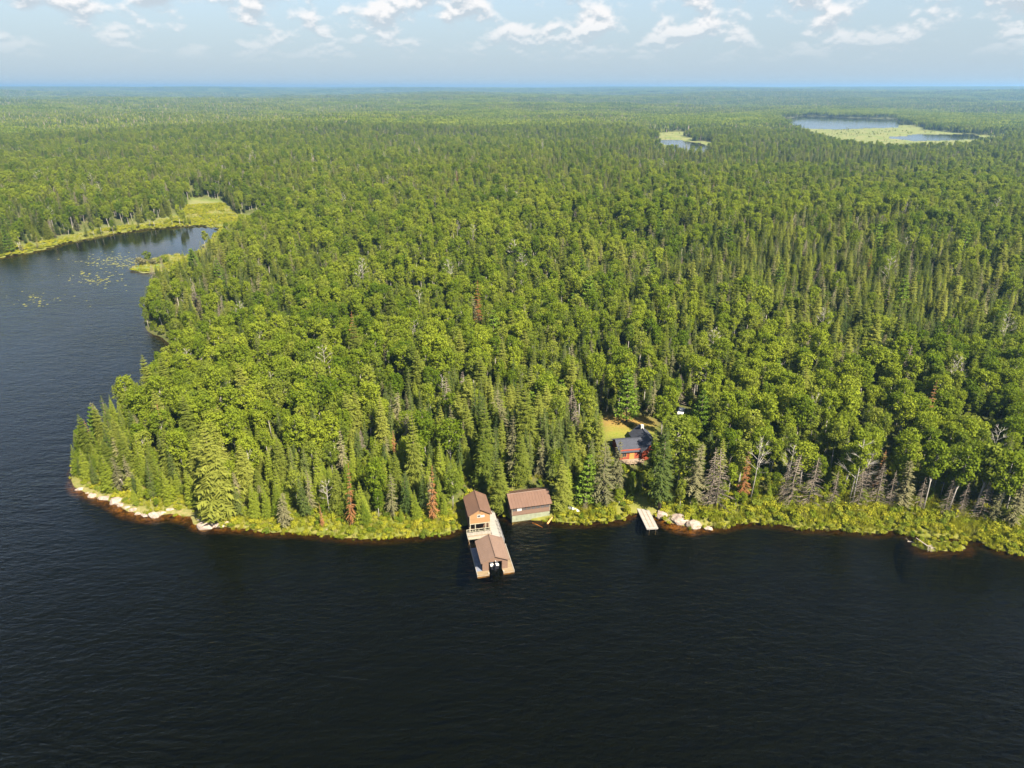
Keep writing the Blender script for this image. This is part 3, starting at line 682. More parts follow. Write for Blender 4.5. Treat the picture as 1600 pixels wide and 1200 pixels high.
for i in np.where(single)[0]:
    D = describe(TREES[i], sd[i]); sets.setdefault(D[:4], []).append((D[4], i))
for (size, look, row, pl), mem in sets.items():
    mem.sort(reverse=True)
    for n, (h, i) in enumerate(mem):
        kd, v, x, y, z, sxy, sz, rot = TREES[i]; K = KINDS[kd][v]
        if n == 0 and len(mem) > 2: lab = f'tallest {size} {look} {row} {pl}'.replace('tallest towering', 'tallest').replace('tallest tall', 'tallest').replace('tallest small', 'largest small').replace('tallest mid-sized', 'largest mid-sized')
        else: lab = f'{size} {look} {row} {pl}'
        o = thing(kd, lab, CATS[kd], (x, y, z), rot, f'{look} trees {row} {pl}')
        o.scale = (sxy, sxy, sz); o.rotation_euler = (random.gauss(0, .025), random.gauss(0, .025), rot)
        link('trunk', K['trunk'], o); cr_ = link(K['cn'], K['crown'], o)
        if K['cn'] == 'branches': cr_['kind'] = 'stuff'

# ------------------------------------------------------------------ instanced growth that nobody could count (geometry nodes, one object each)
def growth(name, protos, pts, label):
    """protos: meshes; pts: array (index, x, y, z, sxy, sz, rot)"""
    pts = np.asarray(pts, float)
    me = bpy.data.meshes.new(name); me.vertices.add(len(pts)); me.vertices.foreach_set('co', np.ascontiguousarray(pts[:, 1:4]).ravel())
    a = me.attributes.new('pick', 'INT', 'POINT'); a.data.foreach_set('value', pts[:, 0].astype('i'))
    a = me.attributes.new('size', 'FLOAT_VECTOR', 'POINT'); a.data.foreach_set('vector', np.stack([pts[:, 4], pts[:, 4], pts[:, 5]], 1).ravel())
    a = me.attributes.new('turn', 'FLOAT_VECTOR', 'POINT'); a.data.foreach_set('vector', np.stack([rng.normal(0, .035, len(pts)), rng.normal(0, .035, len(pts)), pts[:, 6]], 1).ravel())
    o = link(name, me, kind='stuff', label=label)
    nt = bpy.data.node_groups.new(name, 'GeometryNodeTree')
    nt.interface.new_socket('Geometry', in_out='INPUT', socket_type='NodeSocketGeometry'); nt.interface.new_socket('Geometry', in_out='OUTPUT', socket_type='NodeSocketGeometry')
    gi, go, jn = nt.nodes.new('NodeGroupInput'), nt.nodes.new('NodeGroupOutput'), nt.nodes.new('GeometryNodeJoinGeometry')
    def named(nm, ty):
        n = nt.nodes.new('GeometryNodeInputNamedAttribute'); n.data_type = ty; n.inputs[0].default_value = nm; return n.outputs[0]
    pick, size, turn = named('pick', 'INT'), named('size', 'FLOAT_VECTOR'), named('turn', 'FLOAT_VECTOR')
    for k, pm in enumerate(protos):
        po = bpy.data.objects.new(pm.name, pm)
        oi = nt.nodes.new('GeometryNodeObjectInfo'); oi.inputs[0].default_value = po; oi.inputs[1].default_value = False
        cmp_ = nt.nodes.new('FunctionNodeCompare'); cmp_.data_type = 'INT'; cmp_.operation = 'EQUAL'
        ins = [s for s in cmp_.inputs if s.type == 'INT']; nt.links.new(pick, ins[0]); ins[1].default_value = k
        ip = nt.nodes.new('GeometryNodeInstanceOnPoints')
        nt.links.new(gi.outputs[0], ip.inputs['Points']); nt.links.new(cmp_.outputs[0], ip.inputs['Selection']); nt.links.new(oi.outputs['Geometry'], ip.inputs['Instance'])
        nt.links.new(turn, ip.inputs['Rotation']); nt.links.new(size, ip.inputs['Scale']); nt.links.new(ip.outputs[0], jn.inputs[0])
    nt.links.new(jn.outputs[0], go.inputs[0])
    md = o.modifiers.new('growth', 'NODES'); md.node_group = nt
    return o
protos, pidx = [], {}
for kd, L in KINDS.items():
    for v, K in enumerate(L): pidx[(kd, v)] = len(protos); protos.append(K['joined'])
pts = [(pidx[(t[0], t[1])], t[2], t[3], t[4], t[5], t[6], t[7]) for t, s in zip(TREES, single) if not s]
# far stands: patches of simple trees
def patch(seed, con, n=70, rad=34):
    r = random.Random(seed); vs_, fs, mi = [], [], []
    for i in range(n):
        a, q = r.uniform(0, 6.283), rad * math.sqrt(r.random()); x, y = q * math.cos(a), q * math.sin(a); o = len(vs_)
        if r.random() < con:
            h = r.uniform(8, 15); R0 = h * r.uniform(.08, .14); k = 5; rows = ((.02, .75), (.3, 1.), (.6, .62), (.82, .3))
            for t, wd in rows:
                for j in range(k):
                    an = 6.283 * (j + r.uniform(-.3, .3)) / k; rr = R0 * wd * r.uniform(.6, 1.3); vs_.append((x + rr * math.cos(an), y + rr * math.sin(an), h * t + r.uniform(-.5, .5)))
            vs_.append((x, y, h)); nr_ = len(rows)
            f = [(o + i_ * k + j, o + i_ * k + (j + 1) % k, o + (i_ + 1) * k + (j + 1) % k, o + (i_ + 1) * k + j) for i_ in range(nr_ - 1) for j in range(k)] + [(o + (nr_ - 1) * k + j, o + (nr_ - 1) * k + (j + 1) % k, o + nr_ * k) for j in range(k)]
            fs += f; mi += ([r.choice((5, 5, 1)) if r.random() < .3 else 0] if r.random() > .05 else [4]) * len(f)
        else:
            h = r.uniform(9, 14); R0 = r.uniform(2.2, 3.6)
            m_ = 2 if r.random() < .65 else 3
            for j in range(46):                                   # leafy clumps on the crown's shell
                d = Vector((r.gauss(0, 1), r.gauss(0, 1), r.gauss(.35, .9))).normalized(); c = Vector((x, y, h - R0 * 1.25)) + Vector((d.x * R0, d.y * R0, d.z * R0 * 1.2)) * r.uniform(.75, 1.05)
                n_ = (d + Vector((r.gauss(0, .4), r.gauss(0, .4), r.gauss(0, .4)))).normalized(); a1 = n_.orthogonal().normalized() * R0 * r.uniform(.2, .38); b1 = n_.cross(a1)
                o = len(vs_); vs_ += [tuple(c + a1), tuple(c + b1), tuple(c - a1), tuple(c - b1)]; fs.append((o, o + 1, o + 2, o + 3)); mi.append(m_)
    return mesh('far_stand', vs_, fs, [M['black'], M['fir'], M['leaf'], M['birchleaf'], M['dead'], M['spruce']], mi)  # mostly dark black-spruce needles, also standing in for missing shade between crowns
p0 = len(protos); shares = [.95, .9, .75, .7, .5, .45, .2, .15, .05]
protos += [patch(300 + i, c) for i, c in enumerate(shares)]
for r0, r1, st, sc_, half in ((1590, 3000, 40, 1.0, R_(41)), (3000, 6500, 58, 1.25, R_(40)), (6500, 14800, 100, 2.0, R_(40))):
    x, y = scatter(r0, r1, st, half)
    z, d, marsh, wat = terrain(x, y, full=True)
    ok = (np.minimum(marsh, wat) > 22) & (d > 10); x, y, z = x[ok], y[ok], z[ok]
    c = np.clip(.98 + 3.4 * (fbm(x / 900 + 2, y / 600 + 5) - .5) + 1.5 * (fbm(x / 260 + 9, y / 200 + 4) - .5) + .6 * (fbm(x / 90, y / 90) - .5), 0, 1)
    for i in range(len(x)):
        k = int(np.argmin([abs(s - c[i]) + random.uniform(0, .12) for s in shares]))
        pts.append((p0 + k, x[i], y[i], z[i] - .5, sc_ * random.uniform(.9, 1.15), random.uniform(.85, 1.1), random.uniform(0, 6.283)))
# trees fringing the far water, one by one
for poly in FAR_WATER + MARSH[:2]:
    cx_ = np.array(poly); lo, hi = cx_.min(0) - 60, cx_.max(0) + 60
    n = int((hi - lo).prod() / 60); x = rng.uniform(lo[0], hi[0], n); y = rng.uniform(lo[1], hi[1], n)
    z, d, marsh, wat = terrain(x, y, full=True); q = np.minimum(marsh, wat); ok = (q > 3) & (q < 50) & (rng.random(n) < .75)
    for i in np.where(ok)[0]:
        kd = random.choice(('black_spruce', 'white_spruce', 'black_spruce', 'aspen')); v = random.randrange(len(KINDS[kd])); s = random.uniform(11, 16) / KINDS[kd][v]['H']
        pts.append((pidx[(kd, v)], x[i], y[i], z[i], s, s, random.uniform(0, 6.283)))
for poly in MARSH[:2]:
    cx_ = np.array(poly); lo, hi = cx_.min(0) - 60, cx_.max(0) + 60
    n = int((hi - lo).prod() / 90); x = rng.uniform(lo[0], hi[0], n); y = rng.uniform(lo[1], hi[1], n)
    z, d, marsh, wat = terrain(x, y, full=True); ok = (marsh < 0) & (wat > 2) & (rng.random(n) < .02 + .9 * sstep(.55, .7, fbm(x / 45, y / 25)))
    for i in np.where(ok)[0]:
        kd = random.choice(('black_spruce', 'scruffy_spruce', 'paper_birch')); v = random.randrange(len(KINDS[kd])); s = random.uniform(1.5, 4.5) / KINDS[kd][v]['H']
        pts.append((pidx[(kd, v)], x[i], y[i], z[i], s * 1.7, s, random.uniform(0, 6.283)))
growth('forest', protos, pts, 'mixed spruce and aspen forest running back to the horizon')

# shrubs and tall grass along the shore
def shrub(seed, q=.13, n=260, wide=.75):
    g = np.random.default_rng(seed)
    nl = 5; C = np.stack([g.uniform(-.45, .45, nl) * wide, g.uniform(-.45, .45, nl) * wide, g.uniform(.2, .65, nl)], 1)
    pk = g.integers(0, nl, n); d = g.normal(size=(n, 3)); d[:, 2] = np.abs(d[:, 2]) * .8 + .05; d /= np.linalg.norm(d, axis=1)[:, None]
    p = C[pk] + d * g.uniform(.2, .42, n)[:, None]; p[:, 2] = np.maximum(p[:, 2], .02)
    nrm = d + g.normal(size=(n, 3)) * .6; nrm /= np.linalg.norm(nrm, axis=1)[:, None]
    a = np.cross(nrm, g.normal(size=(n, 3))); a /= np.linalg.norm(a, axis=1)[:, None]; b = np.cross(nrm, a); sz = (q * g.uniform(.6, 1.3, n))[:, None]
    V = np.stack([p - a * sz, p - b * sz * .6, p + a * sz, p + b * sz * .6], 1).reshape(-1, 3)
    return V, np.arange(n * 4).reshape(-1, 4)
def tuft(seed, n=46):
    r = random.Random(seed); v, f = [], []
    for i in range(n):
        a = r.uniform(0, 6.283); q = r.uniform(0, .45); x, y = q * math.cos(a), q * math.sin(a); l = r.uniform(.5, 1.1); tl = r.uniform(-.35, .35); b = r.uniform(0, 6.283)
        o = len(v); v += [(x - .03 * math.cos(b), y - .03 * math.sin(b), 0), (x + .03 * math.cos(b), y + .03 * math.sin(b), 0), (x + tl * l, y + r.uniform(-.35, .35) * l, l)]; f.append((o, o + 1, o + 2))
    return v, f
sm = []
for i in range(3): sm.append(mesh('shrub', *shrub(500 + i), [M['scrub']]))
sm.append(mesh('shrub', *shrub(510), [M['birchleaf']])); sm.append(mesh('shrub', *shrub(511), [M['leaf']]))
for i in range(2): sm.append(mesh('tuft', *tuft(520 + i), [M['scrub']]))
sm.append(mesh('tuft', *tuft(530), [M['dry_grass']]))
sp_ = []
x, y = scatter(95, 280, .8, R_(50))
ok, z, d = standing_room(x, y, .35)
z, d, marsh, wat = terrain(x, y, full=True)
free = np.ones(len(x), bool)
for p in FOOT: free &= seg_dist(x, y, p) > .3
px, py, zc = proj(x, y, z); bandw = np.interp(px, *BANDX)
isl = seg_dist(x, y, MARSH[4]) < .45
strip = ((d > -.55) & (d < bandw + 3)) | isl
rocky = (px < 345) & (d < 2.6)
stony = ((px > 1030) & (px < 1098) & (d < 1.8)) | ((px > 985) & (px < 1036) & (d < 3))
deeper = (d >= bandw + 3) & (d < 26) & (rng.random(len(x)) < np.where((px > 930) & (px < 1040), .55, .2))
dn = fbm(x / 5, y / 5)
pr = np.where(rocky, np.where(d > 1.1, .6, .06), np.where(stony, .1, .5 + .8 * dn))
keep = free & ((strip & (rng.random(len(x)) < pr)) | deeper) & (seg_dist(x, y, CLEAR) > 1)
keep &= ~((px > 960) & (px < 1000) & (d > 1) & (d < 14) & (rng.random(len(x)) < .8))
for i in np.where(keep)[0]:
    right = px[i] > 870
    u = random.random()
    k = random.choice((0, 1, 2, 5, 6, 5, 6)) if u < .86 else random.choice((3, 4, 3, 7))
    s = random.uniform(.7, 1.35) * (1.0 if d[i] < 1.2 else 1.15) * (1.25 if right and d[i] > 1.5 else .9)
    sp_.append((k, x[i], y[i], max(z[i], -.1) - .05, s, s * random.uniform(.8, 1.25), random.uniform(0, 6.283)))
growth('shore_shrubs', sm, sp_, 'bright green shrubs and grass lining the lake shore')
# marsh grass round the bay
mp_ = []
x, y = scatter(290, 640, 1.7, R_(44))
z, d, marsh, wat = terrain(x, y, full=True)
k = ((marsh < 1) & (z > .05)) | ((d > .3) & (d < 4) & (x < -90) & (y > 345))
k &= rng.random(len(x)) < .7
for i in np.where(k)[0]:
    s = random.uniform(1.1, 1.9); mp_.append((random.choice((0, 1, 2, 2)) if fbm(np.array([x[i] / 25]), np.array([y[i] / 25]))[0] < .52 else 3, x[i], y[i], z[i] - .1, s * (1.3), s * .8, random.uniform(0, 6.283)))
growth('marsh_grass', [sm[5], sm[6], sm[7], sm[0]], mp_, 'yellow green sedge and low scrub round the quiet bay')
def lily_pads():
    b = MB(); r = random.Random(4)
    for cx_, cy_, n, sp1, sp2 in ((165, 405, 110, 26, 5), (200, 412, 90, 18, 4), (60, 470, 40, 30, 6), (150, 436, 90, 22, 7)):
        for _ in range(n):
            p = G(r.gauss(cx_, sp1), r.gauss(cy_, sp2)); q = r.uniform(.25, .7)
            if lake_d(np.array([p[0]]), np.array([p[1]]))[0] > -1: continue
            b.add([(p[0] + q * math.cos(a) * r.uniform(.8, 1.3), p[1] + q * math.sin(a), .012) for a in np.linspace(0, 6.283, 8)[:-1]], [tuple(range(7))])
    b.part('lily_pads', M['dry_grass'], None, kind='stuff', label='pale lily pads floating in the mouth of the bay')
lily_pads()

# ------------------------------------------------------------------ buildings, docks, boats
M['roof_brown'] = simple('brown_metal_roof', (.098, .055, .036), .5, .12, .7, .4, stretch=(1, .3, 1))
M['roof_tan'] = simple('faded_metal_roof', (.130, .084, .060), .5, .12, .7, .4, stretch=(1, .3, 1))
M['siding_tan'] = simple('tan_brown_siding', (.12, .075, .053), .75, .2, 1.2, stretch=(.4, .4, 9))
M['siding_orange'] = simple('honey_wood_siding', (.21, .12, .055), .7, .18, 1.0, stretch=(.3, .3, 9))
M['siding_dark'] = simple('dark_brown_siding', (.10, .06, .04), .8, .25, 1.2)
M['siding_red'] = simple('red_stained_logs', (.17, .032, .014), .7, .25, 1.0, stretch=(.3, .3, 6))
M['amber'] = simple('amber_wood', (.32, .15, .04), .7, .2, 1.5)
M['green_panel'] = simple('pale_green_panels', (.165, .175, .12), .85, .22, 1.4)
M['trim_white'] = simple('white_trim', (.37, .355, .32), .6, .08, 3)
M['trim_cream'] = simple('cream_rail_wood', (.24, .22, .16), .75, .15, 3)
M['deck_grey'] = simple('weathered_decking', (.195, .175, .145), .9, .25, 1.4, stretch=(3, .5, 1))
M['deck_tan'] = simple('tan_decking', (.175, .128, .075), .9, .25, 1.4, stretch=(.5, 3, 1))
M['deck_pale'] = simple('bleached_decking', (.22, .205, .18), .9, .2, 1.4, stretch=(.5, 3, 1))
M['post'] = simple('timber_posts', (.20, .15, .10), .9, .25, 2)
M['shingle'] = simple('slate_blue_shingles', (.036, .039, .050), .9, .3, 2.2, stretch=(1, 3, 1))
M['float_deck_shade'] = simple('blue_float_and_deck_shade', (.12, .13, .16), .7, .25, 1.5)  # blue of the dock floats; on the left deck strip, a painted-in shadow
M['glass'] = simple('dark_window_glass', (.02, .025, .03), .12, .3, 1, .6)
M['screen'] = simple('dark_insect_screen', (.055, .05, .048), .8, .3, 2)
M['black_gel'] = simple('black_boat_gelcoat', (.012, .012, .016), .15, .2, 1, .6)
M['white_gel'] = simple('white_boat_vinyl', (.6, .58, .56), .35, .06, 2, .5)
M['rubber'] = simple('black_rubber', (.02, .02, .02), .9, .2, 3)
M['steel'] = simple('galvanised_steel', (.35, .35, .36), .45, .2, 4, .5, metal=.6)
M['log'] = simple('bleached_driftwood', (.24, .205, .16), .9, .3, 2, stretch=(1, 1, 4))
M['plank_orange'] = simple('orange_stained_timber', (.42, .22, .08), .85, .25, 2)

def gable_roof(root, x0, x1, y0, y1, ze, zr, m, ov=.38, name='roof', along='y', thick=.10, ribs=.62):
    """two slabs meeting at a ridge cap; eaves at x0/x1 when the ridge runs along y"""
    xm = (x0 + x1) / 2
    sl = (zr - ze) / (xm - x0); e = ze - sl * ov
    sw = (lambda a, b, c: (a, b, c)) if along == 'y' else (lambda a, b, c: (b, a, c))
    for sd_ in (-1, 1):
        xe = xm + sd_ * (xm - x0 + ov); pts_ = [(xe, y0 - ov, e), (xm, y0 - ov, zr), (xm, y1 + ov, zr), (xe, y1 + ov, e)]
        pts_ = [sw(*p) for p in pts_]
        n = (Vector(pts_[1]) - Vector(pts_[0])).cross(Vector(pts_[2]) - Vector(pts_[0]))
        if n.z < 0: pts_ = pts_[::-1]
        b = MB().prism(pts_, thick)
        p = b.part(name + '_slab', m, root)
        if ribs:
            rb = MB(); k = int((y1 - y0 + 2 * ov) / ribs)
            for i in range(1, k):
                yy = y0 - ov + i * ribs
                q0, q1 = Vector(sw(xe, yy, e)), Vector(sw(xm + sd_ * .02, yy, zr)); rb.tube([q0 + Vector((0, 0, .012)), q1 + Vector((0, 0, .012))], [.022, .022], 4)
            rb.part('standing_seam', m, p, kind='stuff')
    MB().tube([sw(xm, y0 - ov - .01, zr + .03), sw(xm, y1 + ov + .01, zr + .03)], [.10, .10], 6).part('ridge_cap', m, root)
def gable_wall(root, x0, x1, y, t, z0, ze, zr, m, name='gable_wall', hole=None):
    """end wall in the plane y with a gable; hole = (xa, xb, ztop) leaves a doorway from the bottom"""
    xm = (x0 + x1) / 2; zt = lambda x: ze + (zr - ze) * (1 - abs(x - xm) / (xm - x0)) - .06
    b = MB()
    if hole:
        xa, xb, zh = hole
        b.prism([(x0, y, z0), (xa, y, z0), (xa, y, zt(xa)), (x0, y, zt(x0))], t)
        b.prism([(xb, y, z0), (x1, y, z0), (x1, y, zt(x1)), (xb, y, zt(xb))], t)
        b.prism([(xa, y, zh), (xb, y, zh), (xb, y, zt(xb)), (xm, y, zt(xm)), (xa, y, zt(xa))], t)
    else: b.prism([(x0, y, z0), (x1, y, z0), (x1, y, zt(x1)), (xm, y, zt(xm)), (x0, y, zt(x0))], t)
    return b.part(name, m, root)
def window(root, x0, x1, y, z0, z1, fm, gm, fw=.07, label=None, mull=True):
    """window in a wall facing -y: glass set in a frame that stands proud"""
    b = MB(); b.box(x0, x1, y - .05, y + .02, z0, z0 + fw); b.box(x0, x1, y - .05, y + .02, z1 - fw, z1)
    b.box(x0, x0 + fw, y - .048, y + .018, z0 + fw, z1 - fw); b.box(x1 - fw, x1, y - .048, y + .018, z0 + fw, z1 - fw)
    if mull: b.box((x0 + x1) / 2 - .02, (x0 + x1) / 2 + .02, y - .045, y + .015, z0 + fw, z1 - fw)
    f = b.part('window', fm, root)
    if label: f['label'] = label
    MB().box(x0 + fw * .5, x1 - fw * .5, y - .02, y + .01, z0 + fw * .5, z1 - fw * .5).part('pane', gm, f)
def decking(root, x0, x1, y0, y1, z, m, along='x', step=.24, gap=.018, th=.05, name='decking'):
    b = MB(); r = random.Random(int(x0 * 10 + y0))
    lo, hi = (y0, y1) if along == 'x' else (x0, x1)
    n = max(1, int((hi - lo) / step)); st = (hi - lo) / n
    for i in range(n):
        a, c = lo + i * st, lo + (i + 1) * st - gap; dz = r.uniform(-.006, .006); e = r.uniform(-.03, .03)
        if along == 'x': b.box(x0 + e, x1 + e, a, c, z - th + dz, z + dz)
        else: b.box(a, c, y0 + e, y1 + e, z - th + dz, z + dz)
    o = b.part(name, m, root); o['kind'] = 'stuff'; return o
def posts(root, spots, z0, z1, r, m, name='post'):
    for x, y in spots: MB().box(x - r, x + r, y - r, y + r, z0, z1).part(name, m, root)
def at(o, rz, lx, ly):
    c, s_ = math.cos(rz), math.sin(rz); return (o[0] + c * lx - s_ * ly, o[1] + s_ * lx + c * ly, 0)

# floating boathouse
def floating_boathouse():
    t = thing('floating_deck', 'tan U-shaped floating deck carrying the boathouse with the open slip', 'deck', at(B0, RZ, 0, 0), RZ)
    decking(t, -3.8, -1.32, -1.15, .1, .42, M['deck_tan'], 'x'); decking(t, 1.42, 3.7, -1.15, .1, .42, M['deck_tan'], 'x')
    decking(t, -3.8, -1.32, .1, 7.9, .42, M['float_deck_shade'], 'x'); decking(t, 1.42, 3.7, .1, 7.9, .42, M['deck_tan'], 'x'); decking(t, -1.32, 1.42, 6.0, 7.9, .42, M['deck_tan'], 'x')  # left strip: the boathouse's cast shadow painted into its boards
    for x0, x1, y0, y1 in ((-3.86, -3.74, -1.1, 7.9), (3.64, 3.76, -1.1, 7.9)): MB().box(x0, x1, y0, y1, -.25, .50).part('rim_beam', M['deck_pale'], t)
    for x0, x1 in ((-3.72, -1.4), (1.5, 3.62)): MB().box(x0, x1, -1.1, 7.8, -.35, .35).part('float', M['post'], t)
    for x in (-1.5, 1.55): MB().tube([(x, -1.02, .42), (x, -1.02, .75)], [.07, .07], 8).part('mooring_post', M['trim_white'], t)
    h = thing('floating_boathouse', 'tan metal roofed floating boathouse with a dark open boat slip', 'boathouse', at(B0, RZ, 0, 0)[:2] + (.42,), RZ)
    z0, ze, zr = 0, 2.35, 3.5
    for x in (-2.6, 2.49): MB().box(x, x + .11, .11, 6.9, z0, ze + .02).part('side_wall', M['siding_tan'], h)
    gable_wall(h, -2.6, 2.6, 0, .11, z0, ze, zr, M['siding_tan'], 'front_wall', hole=(-1.3, 1.4, 1.95))
    gable_wall(h, -2.6, 2.6, 6.9, .11, z0, ze, zr, M['siding_tan'], 'back_wall')
    gable_roof(h, -2.6, 2.6, 0, 6.9, ze, zr, M['roof_tan'])
    b = MB(); b.box(-1.38, -1.28, -.03, .14, z0, 2.0); b.box(1.38, 1.48, -.03, .14, z0, 2.0); b.box(-1.38, 1.48, -.034, .138, 2.0, 2.09); b.part('slip_frame', M['siding_dark'], h)
    l = MB().tube([(0.02, -.04, 2.3), (.02, -.22, 2.3), (.02, -.26, 2.22)], [.05, .05, .09], 8).part('lamp', M['trim_white'], h)
    bt = thing('motorboat', 'black motorboat with white seats moored inside the floating boathouse', 'boat', at(B0, RZ, .05, .9)[:2] + (0,), RZ)
    b = MB(); prof = [(-.35, .92), (1.2, 1.0), (2.8, .95), (4.0, .62), (4.9, .06)]; ring = []
    for y, hw in prof: ring.append([(-hw, y, .78 + .05 * y), (-hw * .8, y, .05), (0, y, -.22 + .05 * y), (hw * .8, y, .05), (hw, y, .78 + .05 * y)])
    v = [p for q in ring for p in q]; f = [(i * 5 + k, i * 5 + k + 1, (i + 1) * 5 + k + 1, (i + 1) * 5 + k) for i in range(4) for k in range(4)] + [(0, 4, 3, 2, 1)]
    b.add(v, f); b.part('hull', M['black_gel'], bt)
    MB().prism([(-.9, -.3, .7), (.9, -.3, .7), (.95, 1.2, .76), (.9, 2.7, .84), (-.9, 2.7, .84), (-.95, 1.2, .76)], .05).part('floor', M['black_gel'], bt)
    for x in (-.55, .55):
        b = MB(); b.box(x - .32, x + .32, -.15, .55, .72, 1.0); b.prism([(x - .32, .5, 1.0), (x + .32, .5, 1.0), (x + .30, .72, 1.5), (x - .30, .72, 1.5)], .12); b.part('seat', M['white_gel'], bt)
    MB().prism([(-.85, 2.2, .86), (.85, 2.2, .86), (.6, 2.5, 1.35), (-.6, 2.5, 1.35)], .03).part('windscreen', M['glass'], bt)
    mo = MB(); mo.box(-.17, .17, -.85, -.35, .75, 1.35); mo.box(-.12, .12, -.8, -.45, 1.35, 1.45); mo.part('outboard_motor', M['black_gel'], bt); MB().box(-.07, .07, -.7, -.5, -.4, .75).part('motor_leg', M['black_gel'], bt)
floating_boathouse()

def landing():
    t = thing('wooden_platform', 'weathered timber platform between the two boathouses with cream rail', 'platform', at(B0, RZ, 0, 0), RZ)
    decking(t, -3.8, 1.38, 10.9, 13.1, .70, M['deck_grey'], 'x')
    MB().box(-3.85, 1.40, 10.82, 10.94, .45, .76).part('edge_beam', M['trim_cream'], t); MB().box(-3.92, -3.82, 10.9, 13.1, .45, .74).part('edge_beam', M['trim_cream'], t)
    posts(t, [(-3.7, 11.1), (-1.2, 11.1), (1.2, 11.1), (-3.7, 12.8), (1.2, 12.8)], -1.6, .64, .09, M['post'])
    MB().box(-3.95, 1.45, 12.70, 12.80, 1.62, 1.72).part('top_rail', M['trim_cream'], t); MB().box(-3.9, 1.4, 12.72, 12.78, 1.12, 1.19).part('mid_rail', M['trim_cream'], t)
    posts(t, [(-3.88, 12.75), (-2.55, 12.75), (-1.2, 12.75), (.1, 12.75), (1.36, 12.75)], .70, 1.62, .055, M['trim_cream'], 'rail_post')
    MB().box(-3.78, 1.3, 11.55, 11.68, .71, .82).part('kerb_board', M['deck_tan'], t)
    MB().tube([(-3.8, 10.85, .55), (-3.78, 7.9, .45)], [.05, .05], 6).part('mooring_spar', M['post'], t)
    w_ = thing('timber_walkway', 'bleached timber walkway running from bank to floating deck', 'walkway', at(B0, RZ, 0, 0), RZ)
    decking(w_, 1.45, 3.55, 7.95, 20.5, .66, M['deck_pale'], 'x')
    for x in (1.55, 3.42): MB().box(x, x + .1, 7.95, 20.5, .42, .60).part('stringer', M['post'], w_)
    posts(w_, [(1.65, y) for y in (9, 12, 15, 18)] + [(3.4, y) for y in (9, 12, 15, 18)], -2.2, .42, .09, M['post'])
    posts(w_, [(3.52, y) for y in (8.2, 9.7, 11.2, 12.7, 14.2, 15.7)], .66, 1.6, .04, M['steel'], 'rail_post')
    for z in (1.15, 1.6): MB().tube([(3.52, 8.2, z), (3.52, 15.7, z)], [.03, .03], 6).part('hand_rail', M['steel'], w_)
landing()

def shore_boathouse():
    h = thing('shore_boathouse', 'honey fronted two storey boathouse with brown gable roof on posts', 'boathouse', at(B0, RZ, -.87, 13.1)[:2] + (.3,), RZ)
    x0, x1, L = -2.25, 2.25, 7.1; z1, ze, zr = 2.55, 5.0, 6.3
    gable_wall(h, x0, x1, 0, .12, z1, ze, zr, M['siding_orange'], 'front_wall'); gable_wall(h, x0, x1, L, .12, 0, ze, zr, M['siding_dark'], 'back_wall')
    for x in (x0, x1 - .12): MB().box(x, x + .12, .125, L - .12, z1, ze + .02).part('side_wall', M['siding_dark'], h)  # side walls darker than the front: shade of that side put into the siding
    for x in (x0 + .03, x1 - .13): MB().box(x, x + .10, 2.2, L - .14, -.6, z1 - .16).part('lower_wall', M['siding_dark'], h)
    MB().box(x0 + .13, x1 - .13, .13, L - .13, z1 - .16, z1 - .01).part('floor', M['post'], h)
    MB().box(x0 + .14, x1 - .14, 2.4, 2.5, -.6, z1 - .18).part('inner_wall', M['siding_dark'], h)
    MB().box(x0 - .02, x1 + .02, -.06, .0, z1 - .14, z1 + .02).part('floor_beam', M['trim_cream'], h)
    gable_roof(h, x0, x1, 0, L, ze, zr, M['roof_brown'])
    posts(h, [(x0 + .1, .1), (x0 + 1.2, .1), (x1 - 1.0, .1), (x1 - .1, .1)], -1.8, z1 - .16, .085, M['trim_cream'], 'front_post')
    posts(h, [(x0 + .1, y) for y in (1.4, 3.5, 6)] + [(x1 - .1, y) for y in (1.4, 3.5, 6)], -1.8, z1 - .16, .09, M['post'])
    for x in (x0 - .03, x1 - .07): MB().box(x, x + .10, -.04, -.005, z1 + .02, ze - .1).part('corner_board', M['trim_cream'], h)
    window(h, -.62, .12, -.005, 4.0, 4.72, M['trim_white'], M['glass'], .09)
    MB().box(.2, 1.0, -.05, -.008, 4.0, 4.55).part('white_board', M['trim_white'], h)
    MB().box(-.22, .22, -.045, -.006, 5.35, 5.62).part('gable_vent', M['siding_dark'], h)
    p = at(B0, RZ, .2, 21.6)
    t = thing('plank_landing', 'pale plank landing on the bank behind the honey boathouse', 'landing', (p[0], p[1], tz(p[0], p[1]) + .35), RZ + .3)
    decking(t, -1.6, 1.2, 0, 2.2, .3, M['deck_pale'], 'x'); posts(t, [(-1.5, .1), (1.1, .1), (-1.5, 2.1), (1.1, 2.1)], -1.2, .24, .07, M['post'])
shore_boathouse()

